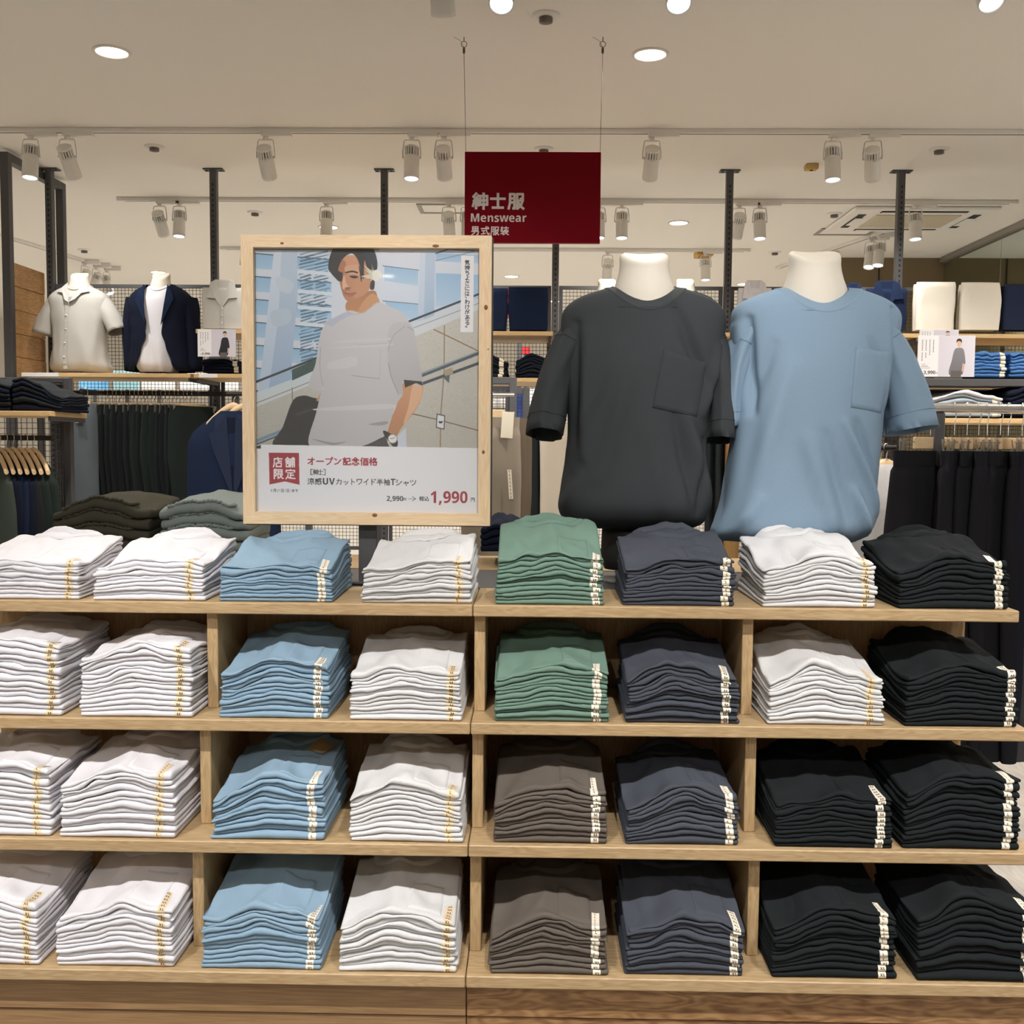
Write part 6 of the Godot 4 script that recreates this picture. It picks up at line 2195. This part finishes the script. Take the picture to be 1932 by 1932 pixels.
func ceiling_details():
	var i := 0
	for q in [[1030, 29, "detector near the lit spotlights above the display"], [291, 276, "detector between the left track spotlights and uprights"], [1026, 280, "detector above the red sign"], [1772, 281, "detector near the mirror wall side"], [481, 400, "small detector beyond the uprights near poster"], [1574, 403, "small detector beside the ceiling air conditioner"], [159, 471, "small detector by the steel side frame"], [1462, 475, "small detector behind blue mannequin's neck"]]:
		detector(q[0], q[1], q[2])
	var p := on_ceiling(1531, 310)
	var t := thing("ceiling_box", "small yellow brown box on ceiling beside lit spotlight", "box", Vector3(p.x, CEIL, p.z))
	var b := B.new()
	b.box(Vector3(0, -0.014, 0), Vector3(0.062, 0.028, 0.05), 0.004)
	obj("case", b, flat(rgb(196, 164, 96), 0.5), t)
	b = B.new()
	b.lathe([Vector2(0.008, -0.028), Vector2(0.008, -0.031), Vector2(0.0, -0.032)], Transform3D(), 10)
	obj("lens_cap", b, M.lamp_dark, t)
	p = on_ceiling(1328, 474)
	t = thing("ceiling_box", "yellow recessed box on ceiling above far lit spotlight", "box", Vector3(p.x, CEIL, p.z))
	b = B.new()
	b.box(Vector3(0, -0.02, 0), Vector3(0.12, 0.04, 0.16), 0.004)
	obj("case", b, flat(rgb(206, 160, 70), 0.5), t)
	b = B.new()
	b.box(Vector3(0, -0.041, 0), Vector3(0.08, 0.004, 0.10), 0.002)
	obj("cover", b, flat(rgb(150, 110, 50), 0.5), t)
	var a := on_ceiling(806, 384)
	var c := on_ceiling(905, 402)
	ceiling_frame((a + c) * 0.5, 0.42, absf(a.z - c.z), "metal framed ceiling hatch beside the red sign")
	a = on_ceiling(1560, 430)
	c = on_ceiling(1630, 443)
	ceiling_frame((a + c) * 0.5, 0.36, absf(a.z - c.z), "metal framed ceiling hatch before the air conditioner")
	# cassette air conditioner
	p = on_ceiling(1715, 411)
	t = thing("ceiling_air_conditioner", "white four way ceiling cassette air conditioner", "air conditioner", Vector3(p.x, CEIL, p.z))
	b = B.new()
	b.box(Vector3(0, -0.010, 0), Vector3(0.84, 0.020, 0.62), 0.008)
	obj("panel", b, M.lamp_white, t)
	b = B.new()
	b.box(Vector3(0, -0.022, 0), Vector3(0.50, 0.006, 0.34), 0.003)
	obj("grille", b, flat(rgb(196, 186, 162), 0.6), t)
	for q in [[0, -0.245, 0.5, 0.045], [0, 0.245, 0.5, 0.045], [-0.335, 0, 0.045, 0.36], [0.335, 0, 0.045, 0.36]]:
		b = B.new()
		b.box(Vector3(q[0], -0.0212, q[1]), Vector3(q[2], 0.004, q[3]), 0.001)
		var lv := obj("louvre", b, M.lamp_dark, t)
		b = B.new()
		b.box(Vector3(q[0] * 0.98, -0.026, q[1] * 0.98), Vector3(q[2] * 0.98, 0.003, q[3] * 0.55), 0.001)
		obj("flap", b, M.lamp_white, lv)
